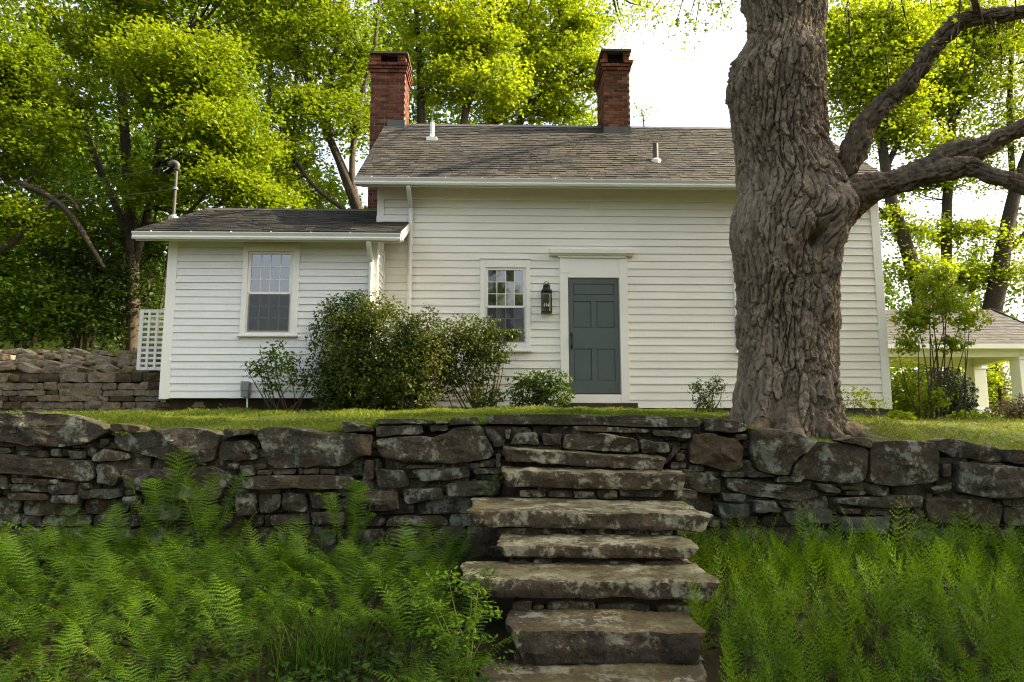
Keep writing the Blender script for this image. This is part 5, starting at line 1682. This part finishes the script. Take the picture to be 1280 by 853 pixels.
for pts4 in HIGH:
    for k in range(24):
        t = rg.uniform(0.2, 1.15)
        s = pts4[1].lerp(pts4[3], min(t, 1.0))
        c = np.array(tuple(s)) + rg.normal(size=3) * np.array([0.9, 0.9, 0.6])
        if c[1] < 8 and c[2] < 8.6 + 0: c[2] += 1.5
        cs.append(c); Rs.append(rg.uniform(0.5, 1.0))
        p, q = smooth_path([s, (Vector(c) + s) / 2 + Vector((0, 0, -0.1)), Vector(c)], [0.03, 0.02, 0.006], 2)
        tw.tube(p, q, 5, False)
tag(tw.build('crown_twigs', M['bark2'], TREE, True), kind='stuff')
q, t = spray_points(cs, Rs, 260, rg, 0.2)
leaf_obj('crown', q, 0.085, M['leaf_yellow'], TREE, rg, t, lobed=True)


# ------------------------------------------------------------------ shrubs by the house
def shrub(name, label, base, blobs, n, size, mat, seed, stems=10, group=None, cat='shrub', shell=3.0, aspect=0.7, up=0.5, out=0.9, leafless=0.0, stem_r=0.012, lump=0.35, bark='twig'):
    rg = np.random.default_rng(seed)
    gz_ = float(upper([base.x], [base.y])[0]) - 0.05
    S = root(name, (base.x, base.y, gz_)); tag(S, label, cat, group)
    vol = np.array([b[3] * b[4] * b[5] for b in blobs]); vol = vol ** 0.7; vol /= vol.sum()
    pts = []; od = []; tn = []
    sm = MB()
    for b, w in zip(blobs, vol):
        k = int(n * w)
        d = unit(rg.normal(size=(k, 3)))
        nn = fbm(d * 2.2 + seed + b[0], 3)
        fine = fbm(d * 6.0 + seed, 2)
        q = rg.random(k) ** (1 / shell) * (1 + lump * nn + 0.16 * fine)
        p = np.array(b[:3]) + d * q[:, None] * np.array(b[3:6])
        # clumps: keep leaves where a field of small tufts is dense
        tuft = fbm(p * 7.0 + seed, 2)
        keep = tuft > -0.22 + rg.random(k) * 0.25 - 0.12
        p, d_ = p[keep], d[keep]
        pts.append(p); od.append(d_); tn.append(0.5 + 0.9 * fbm(p * 3.0 + seed * 2, 2))
        for _ in range(max(2, int(stems * w + 0.5))):
            e = np.array(b[:3]) + rg.normal(size=3) * np.array(b[3:6]) * 0.45
            s = np.array([base.x + rg.normal() * 0.10 + (b[0] - base.x) * 0.35, base.y + rg.normal() * 0.08, gz_])
            m = (s + e) / 2 + rg.normal(size=3) * 0.06
            pth, rd = smooth_path([s, m, e], [stem_r, stem_r * 0.75, stem_r * 0.3], 3)
            sm.tube(pth, rd, 6, False)
    sm.build('stem', M[bark], S, True)
    p = np.concatenate(pts); ok = p[:, 2] > gz_ + 0.03; p = p[ok]
    leaf_obj('foliage', p, size, M[mat], S, rg, np.concatenate(tn)[ok], up=up, spread=0.9, out=np.concatenate(od)[ok] * out, aspect=aspect)
    return S


def hb(px, py, rx, ry, D, rd):
    c = P(px, py, D); m = D / FPX
    return (c.x, c.y, c.z, rx * m, rd, ry * m)


D1 = 11.05
shrub('boxwood_shrub', 'large dense dark evergreen shrub in front of the corner between wing and house', P(455, 510, D1), [hb(428, 425, 45, 60, D1, .55), hb(470, 440, 62, 72, D1, .6), hb(420, 480, 34, 38, D1, .45), hb(500, 470, 42, 48, D1, .5), hb(450, 395, 50, 34, D1, .45), hb(515, 425, 26, 34, D1, .4), hb(455, 490, 60, 22, D1, .5)], 29000, 0.05, 'box_leaf', 201, 26, shell=2.6, lump=.25)
shrub('bronze_shrub', 'upright shrub with bronze-tipped leaves between the large evergreen and the window', P(525, 510, 10.9), [hb(505, 450, 30, 60, 10.9, .35), hb(535, 440, 34, 55, 11.0, .4), hb(525, 490, 28, 28, 10.9, .3)], 9000, 0.048, 'box_leaf2', 202, 22, shell=2.2)
shrub('open_shrub', 'open evergreen shrub with see-through lower stems below the left window edge', P(600, 510, 11.3), [hb(572, 425, 46, 34, 11.3, .4), hb(608, 428, 34, 34, 11.3, .35), hb(560, 470, 26, 30, 11.3, .3), hb(600, 462, 26, 26, 11.3, .3), hb(604, 495, 28, 18, 11.3, .3), hb(640, 418, 16, 8, 11.2, .15), hb(625, 448, 20, 8, 11.2, .15)], 9000, 0.055, 'box_leaf', 203, 16, shell=2.4, lump=.45)
shrub('rhododendron', 'low rounded rhododendron with big glossy leaves left of the door', P(672, 512, 11.3), [hb(655, 488, 26, 24, 11.3, .32), hb(690, 488, 28, 26, 11.3, .35), hb(674, 480, 26, 18, 11.3, .3)], 2600, 0.085, 'rhodo', 204, 10, shell=3.5, aspect=0.42, up=0.9, lump=.22)
shrub('azalea', 'small loose leafy shrub under the wing window beside the utility box', P(352, 512, 10.9), [hb(345, 445, 22, 22, 10.9, .25), hb(325, 462, 26, 14, 10.9, .25), hb(365, 462, 30, 24, 10.9, .3), hb(340, 480, 22, 16, 10.9, .25), hb(382, 480, 18, 16, 10.9, .22)], 1100, 0.075, 'leaf_green', 205, 12, shell=2.2, aspect=0.5, lump=.6)
shrub('holly_sprig', 'small dark sprig of shrub against the siding left of the maple trunk', P(884, 515, 11.2), [hb(872, 487, 10, 14, 11.2, .15), hb(893, 484, 16, 14, 11.2, .2), hb(884, 503, 20, 12, 11.2, .2)], 900, 0.055, 'rhodo', 206, 8, shell=2.4, lump=.5, aspect=.5)
shrub('sapling', 'sparse pale green sapling at the house corner right of the maple trunk', P(1085, 520, 10.8), [hb(1072, 492, 22, 9, 10.8, .25), hb(1092, 505, 22, 12, 10.8, .25), hb(1060, 505, 14, 8, 10.8, .2)], 320, 0.06, 'leaf_yellow', 207, 9, shell=2.0, stem_r=.006, lump=.5, aspect=.5)
shrub('viburnum', 'bright leafy shrub against the right corner of the house', P(1135, 522, 13.0), [hb(1132, 480, 26, 34, 13.0, .5), hb(1140, 510, 30, 18, 13.0, .5), hb(1120, 505, 14, 22, 13.0, .4)], 3400, 0.085, 'leaf_sun', 208, 12, shell=2.8, aspect=.6)
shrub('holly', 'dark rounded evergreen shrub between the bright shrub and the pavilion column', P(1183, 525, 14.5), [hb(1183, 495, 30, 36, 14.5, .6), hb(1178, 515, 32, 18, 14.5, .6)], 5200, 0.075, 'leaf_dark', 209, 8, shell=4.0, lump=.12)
shrub('lilac', 'tall many-stemmed lilac with open branches beside the house corner', P(1166, 525, 12.3), [hb(1145, 400, 30, 24, 12.3, .4), hb(1180, 380, 34, 26, 12.3, .45), hb(1212, 400, 26, 16, 12.3, .35), hb(1160, 355, 26, 16, 12.3, .35), hb(1135, 430, 18, 14, 12.3, .3), hb(1190, 430, 24, 12, 12.3, .3), hb(1165, 500, 24, 16, 12.3, .3), hb(1175, 345, 18, 14, 12.3, .3)], 4600, 0.08, 'leaf_sun', 210, 13, shell=2.0, lump=.6, stem_r=.014, aspect=.65)
shrub('brown_shrub', 'low brownish bushy shrub in front of the right pavilion column', P(1262, 535, 13.5), [hb(1262, 518, 26, 18, 13.5, .5), hb(1295, 512, 26, 24, 13.5, .5)], 3000, 0.055, 'brown_leaf', 211, 12, shell=2.4)
for k, (px, py, D, w) in enumerate(((1210, 527, 12.5, 24), (1125, 528, 11.6, 18), (1245, 535, 12.8, 22))):
    shrub('perennial', ('fresh green leafy clump at the foot of the dark round evergreen', 'leafy clump at the foot of the bright corner shrub', 'leafy clump below the brown shrub')[k], P(px, py, D), [hb(px, py - 4, w, 10, D, .3)], 420, 0.09, 'leaf_sun', 230 + k, 6, cat='plant', shell=2.2, stem_r=.004)


# ------------------------------------------------------------------ grass and moss on the lawn
def blades(name, n, region, h, w, mat, seed, zfn, label, lean=0.5):
    rg = np.random.default_rng(seed)
    x = rg.uniform(region[0], region[1], n); y = region[2] + (region[3] - region[2]) * rg.random(n) ** 1.5
    k_ = fbm(np.stack([x * 1.7, y * 1.7, x * 0 + seed], 1), 3) > -0.32 + 0.3 * rg.random(n)
    x, y = x[k_], y[k_]; n = len(x)
    z = zfn(x, y)
    hh = h * rg.uniform(0.45, 1.3, n) * (0.85 + 0.9 * fbm(np.stack([x * 2.5, y * 2.5, x * 0], 1), 3))
    a = rg.random(n) * 6.283; l = rg.normal(size=(n, 2)) * lean * hh[:, None]
    ww = w * rg.uniform(0.6, 1.3, n)
    b = np.stack([x, y, z - 0.005], 1)
    s = np.stack([np.cos(a), np.sin(a), a * 0], 1) * ww[:, None] * 0.5
    m = b + np.stack([l[:, 0] * 0.35, l[:, 1] * 0.35, hh * 0.6], 1)
    t = b + np.stack([l[:, 0], l[:, 1], hh], 1)
    v = np.stack([b - s, b + s, m + s * 0.7, t], 1).reshape(-1, 3)
    tone = 0.5 + 0.7 * fbm(np.stack([x * 1.3, y * 1.3, x * 0 + 4], 1), 3) + rg.normal(size=n) * 0.15
    me = npmesh(name, v, np.arange(n * 4).reshape(n, 4), False, np.clip(tone, 0, 1))
    o = link(name, me, M[mat]); tag(o, label, kind='stuff'); return o


def lawn_z(x, y):
    z = upper(x, np.maximum(y, 7.72))
    return z + 0.02 * np.clip(7.72 - y, 0, 1)
blades('grass', 110000, (-7.2, 3.3, 7.60, 12.4), 0.055, 0.009, 'grass', 301, lawn_z, 'short mown grass of the lawn strip', 0.5)
blades('moss', 40000, (2.6, 11.5, 7.7, 15.0), 0.03, 0.012, 'moss', 302, lawn_z, 'mossy yellow-green turf round the maple foot', 0.8)
blades('grass', 16000, (3.0, 12.5, 7.75, 16.0), 0.06, 0.009, 'grass', 303, lawn_z, 'thin grass on the mossy bank right of the maple', 0.6)
blades('bank_grass', 30000, (-16, -6.0, 14.3, 22), 0.09, 0.018, 'grass', 304, lawn_z, 'rough grass on the bank above the rubble', 0.6)

# ------------------------------------------------------------------ ferns
def frond_mesh(name, L, W, a0, a1, pairs, seed, lobes=6, stalk=0.22, tipw=0.05, fwd=0.35, twist=0.0, droop=0.25, curl=0.0, top=0.62, pw=0.11):
    """one lacy frond growing from the origin and arching towards +y"""
    rg = np.random.default_rng(seed)
    V = []; F = []; A = []
    n = 40; pts = [np.zeros(3)]; ang = []
    for i in range(n):
        t = i / (n - 1)
        a = a0 + (a1 - a0) * t ** 1.5 + (curl * max(0, t - 0.85) / 0.15 if curl else 0)
        ang.append(a)
        pts.append(pts[-1] + np.array([0.02 * math.sin(5 * t + seed), math.sin(a), math.cos(a)]) * L / n)
    pts = np.array(pts); ang.append(ang[-1])
    def tri(a, b, c, s):
        k = len(V); V.extend([a, b, c]); F.append((k, k + 1, k + 2)); A.append(s)
    def at(t):
        x = t * n; i = min(int(x), n - 1); f = x - i
        return pts[i] * (1 - f) + pts[i + 1] * f, ang[i]
    # midrib
    for i in range(0, n, 4):
        j = min(i + 4, n); w = 0.0045 * (1 - 0.8 * i / n) * (L / 0.6)
        for d in (np.array([w, 0, 0]), np.array([0, w, 0])):
            k = len(V); V.extend([pts[i] - d, pts[i] + d, pts[j]]); F.append((k, k + 1, k + 2)); A.append(0.9)
    for q in range(pairs):
        t = stalk + (1 - stalk) * (q + 0.5) / pairs
        u = (t - stalk) / (1 - stalk)
        wid = W * (max(0.02, (u / top) ** 0.6 if u < top else max(0.0, (1 - u) / (1 - top)) ** 0.9) + tipw * (1 - u))
        if u < 0.12: wid *= 0.75
        p0, a = at(t)
        fw = np.array([0, math.sin(a), math.cos(a)]); nm = np.array([0, -math.cos(a), math.sin(a)])
        for sg in (-1, 1):
            tw_ = twist * sg + rg.normal() * 0.12
            side = np.array([sg, 0, 0]) * math.cos(tw_) + nm * math.sin(tw_)
            d = side + fw * (fwd + 0.5 * u) + rg.normal(size=3) * 0.05
            d /= np.linalg.norm(d)
            ln = wid * rg.uniform(0.88, 1.1)
            cross = np.cross(d, nm); cross /= np.linalg.norm(cross) + 1e-9
            prev = p0
            s_ = 0.35 + 0.5 * u + rg.normal() * 0.12
            for k in range(lobes):
                f0, f1 = k / lobes, (k + 1) / lobes
                e0 = p0 + d * ln * f0 - np.array([0, 0, droop * ln * f0 * f0])
                e1 = p0 + d * ln * f1 - np.array([0, 0, droop * ln * f1 * f1])
                pl = ln * pw * (1 - 0.7 * f0) + 0.003
                mid = e0 * 0.35 + e1 * 0.65
                for c in (-1, 1):
                    tri(e0, e1 if c > 0 else e0 * 0.2 + e1 * 0.8, mid + cross * c * pl + d * pl * 0.45, min(1, max(0, s_ + rg.normal() * 0.1)))
    me = npmesh(name, np.array(V), np.array(F), False, A)
    return me


FR_L = [frond_mesh('frond', rl, rw, 0.12 + 0.07 * k, 0.85 + 0.14 * k, 20, 500 + k, 7, 0.16, fwd=0.3, pw=0.085) for k, (rl, rw) in enumerate(((0.78, 0.125), (0.7, 0.12), (0.86, 0.14), (0.62, 0.105), (0.72, 0.13)))]
FR_R = [frond_mesh('frond', rl, rw, 0.03 + 0.03 * k, 0.30 + 0.12 * k, 14, 520 + k, 4, 0.10, fwd=0.2, twist=0.2, droop=-0.4, top=0.3, pw=0.11) for k, (rl, rw) in enumerate(((0.66, 0.12), (0.58, 0.11), (0.74, 0.13), (0.5, 0.1)))]
FR_U = [frond_mesh('frond', rl, 0.11, 0.03 + 0.02 * k, 0.35, 22, 540 + k, 6, 0.30, fwd=0.35, curl=1.6, top=0.75, pw=0.09) for k, rl in enumerate((0.72, 0.62, 0.8))]
for me in FR_L: me.materials.append(M['fern'])
for me in FR_R: me.materials.append(M['fern2'])
for me in FR_U: me.materials.append(M['fern'])


def fern(x, y, fr, n, sc, tilt, label, group, rg, zfn=lower, z=None, spread=0.05):
    z0 = float(zfn([x], [y])[0]) - 0.02 if z is None else z
    o = empty('fern', (x, y, z0), rg.random() * 6.283)
    o.scale = (sc,) * 3
    tag(o, label, 'fern', group)
    for k in range(n):
        c = bpy.data.objects.new('frond', fr[int(rg.integers(len(fr)))]); C.objects.link(c); c.parent = o
        a = 6.283 * (k + rg.random() * 0.7) / n
        c.location = (-math.sin(a) * spread * rg.random() * 2, math.cos(a) * spread * rg.random() * 2, 0)
        c.rotation_euler = (tilt * rg.normal() * 0.5 - tilt * 0.5, rg.normal() * 0.12, a)
        s = rg.uniform(0.6, 1.2); c.scale = (s * rg.choice([-1, 1]), s, s)
    return o


def scatter(n, x0, x1, y0, y1, dmin, rg, ok):
    pts = []; t = 0
    while len(pts) < n and t < 20000:
        t += 1
        x, y = rg.uniform(x0, x1), rg.uniform(y0, y1)
        if not ok(x, y) or abs(x) > 0.80 * y + 0.5: continue
        if all((x - a) ** 2 + (y - b) ** 2 > dmin * dmin for a, b in pts): pts.append((x, y))
    return pts


rg = np.random.default_rng(321)
lx_ = lambda y: -0.12 if y < 5.2 else (-0.36 if y < 5.9 else -0.30)
gl = scatter(150, -6.2, 0.0, 3.0, 7.25, 0.25, rg, lambda x, y: x < lx_(y) - 0.22 and not (-1.9 < x < -0.5 and y > 6.75) and not (-1.75 < x < -0.75 and 3.4 < y < 5.0))
for x, y in gl:
    near = (y - 3.0) / 4.2
    fern(x, y, FR_L, int(rg.integers(6, 9)), rg.uniform(0.72, 1.02) * (0.72 + 0.28 * near), 0.22, ('arching lacy fern at the wall foot left of the steps' if y > 6.4 else 'arching lacy fern close beside the left edge of the steps' if x > -1.1 else 'arching lacy fern in the open bed left of the steps'), 'ferns left of the steps', rg)
gr = scatter(170, 0.9, 6.4, 3.0, 7.2, 0.24, rg, lambda x, y: x > (1.42 if y < 5.9 else 1.85) - 0.05)
for x, y in gr:
    near = (y - 3.0) / 4.2
    fern(x, y, FR_R, int(rg.integers(4, 8)), rg.uniform(0.75, 1.1) * (0.72 + 0.28 * near), 0.12, ('upright narrow fern at the wall foot right of the steps' if y > 6.4 else 'upright narrow fern close beside the right edge of the steps' if x < 2.1 else 'upright narrow fern in the open bed right of the steps'), 'ferns right of the steps', rg, spread=0.11)
# ferns one can tell apart against the wall
for (px, py, D, fr, n, sc, lab) in ((205, 640, 7.22, FR_U, 8, 1.45, 'tall fern with unfurling tips against the wall, left of its pair'), (262, 640, 7.25, FR_U, 7, 1.35, 'tall fern with unfurling tips against the wall, right of its pair'),
        (438, 640, 7.15, FR_U, 8, 1.3, 'tall upright fern against the wall below the flat coping stones'), (545, 665, 7.1, FR_L, 7, .75, 'low arching fern in the dark corner between wall and steps'),
        (1010, 668, 7.2, FR_L, 7, .68, 'small dark fern against the wall right of the steps'), (1195, 800, 4.6, FR_L, 8, .62, 'broad arching fern growing among the upright ferns'), (1250, 760, 5.0, FR_L, 8, .6, 'smaller arching fern behind the broad one among the upright ferns'), (612, 625, 7.28, FR_L, 6, .45, 'tiny fern in the wall joint beside the upper steps'), (585, 640, 7.2, FR_L, 6, .5, 'small fern at the wall foot beside the widest upper slab')):
    p = P(px, py, D)
    z = float(lower([p.x], [p.y])[0]) if py > 630 else p.z
    fern(p.x, p.y, fr, n, sc, 0.12, lab, None, rg, z=z)
# broad-leaved undergrowth between the ferns
rg = np.random.default_rng(808)
n = 26000
y = 2.6 + 4.9 * rg.random(n) ** 0.8; x = rg.uniform(-1, 1, n) * (0.82 * y + 0.6)
keep = (x < np.where(y < 5.2, -0.15, -0.35)) | (x > np.where(y < 5.9, 1.45, 1.8)); x, y = x[keep], y[keep]
z = lower(x, y) + rg.random(len(x)) ** 1.5 * 0.22 * (0.6 + 0.8 * (fbm(np.stack([x * 1.5, y * 1.5, x * 0], 1), 2) > 0))
o = leaf_obj('undergrowth', np.stack([x, y, z], 1), 0.06, M['herb'], None, rg, up=1.6, spread=0.6, aspect=0.6)
tag(o, 'low broad-leaved undergrowth between the ferns', kind='stuff')
# clump of grass and a bright leafy spray beside the lower steps
def tuft(px, py, D, n, h, label):
    p = P(px, py, D); rg = np.random.default_rng(int(px))
    z0 = float(lower([p.x], [D])[0])
    x = p.x + rg.normal(size=n) * 0.16; y_ = D + rg.normal(size=n) * 0.14
    V = []; F = []
    for i in range(n):
        a = rg.random() * 6.283; l = rg.normal(size=2) * 0.14; hh = h * rg.uniform(.4, 1.2); w = 0.0028
        s = np.array([math.cos(a), math.sin(a), 0]) * w
        b = np.array([x[i], y_[i], z0]); m_ = b + np.array([l[0] * .35, l[1] * .35, hh * .6]); t_ = b + np.array([l[0], l[1], hh])
        k = len(V); V += [b - s, b + s, m_ + s * .8, m_ - s * .8, t_ + s * .15, t_ - s * .15]; F += [(k, k + 1, k + 2, k + 3), (k + 3, k + 2, k + 4, k + 5)]
    o = link('grass_tuft', npmesh('grass_tuft', np.array(V), np.array(F), False, np.repeat(rg.random(n), 2)), M['fern'])
    tag(o, label, 'grass'); rebase(o)
tuft(395, 790, 4.9, 240, 0.40, 'clump of long thin grass blades among the ferns left of the steps')
rg = np.random.default_rng(909)
cs = np.array([tuple(P(px, py, D)) for px, py, D in ((560, 720, 4.9), (590, 735, 4.8), (545, 755, 4.7), (610, 760, 4.75), (580, 775, 4.6), (605, 795, 4.6), (560, 800, 4.5), (530, 735, 4.9), (600, 715, 5.0), (540, 785, 4.6), (610, 825, 4.4), (570, 835, 4.4))])
q, t = spray_points(cs, np.full(len(cs), 0.17), 2600, rg, 0.12)
S = root('jewelweed', (cs[:, 0].mean(), 4.7, 0.02)); tag(S, 'bright yellow-green leafy plant spilling against the lower steps', 'plant')
leaf_obj('foliage', q, 0.042, M['fern2'], S, rg, t, up=1.2, spread=0.5, aspect=0.5)
sm = MB()
for c in cs:
    b = Vector((cs[:, 0].mean() + rg.normal() * .12, 4.75 + rg.normal() * .1, 0.0))
    p, r = smooth_path([b, (b + Vector(c)) / 2 + Vector((rg.normal() * .03, 0, .05)), Vector(c)], [0.006, 0.005, 0.002], 3)
    sm.tube(p, r, 5, False)
sm.build('stem', M['fern_stem'], S, True)

# dry leaves and crumbs lying on the treads
rg = np.random.default_rng(1234)
pts = []
for o in STEPS.children:
    if not o.name.startswith('step_slab'): continue
    me = o.data; a = np.empty(len(me.vertices) * 3, dtype=np.float32); me.vertices.foreach_get('co', a); a = a.reshape(-1, 3)
    nn = np.empty(len(me.vertices) * 3, dtype=np.float32); me.vertex_normals.foreach_get('vector', nn); nn = nn.reshape(-1, 3)
    t = a[nn[:, 2] > 0.8]
    t = t[t[:, 2] > np.median(a[:, 2])]
    w = fbm(t * 3.0, 2)
    t = t[w > 0.0]
    if len(t): pts.append(t[rg.integers(len(t), size=34)] + np.array([0, 0, 0.006]) + rg.normal(size=(34, 3)) * np.array([0.01, 0.01, 0.001]))
lit = leaf_obj('leaf_litter', np.concatenate(pts), 0.026, M['brown_leaf'], None, rg, up=2.5, spread=0.5, aspect=0.55)
tag(lit, 'dry brown leaf crumbs scattered on the step treads', kind='stuff')
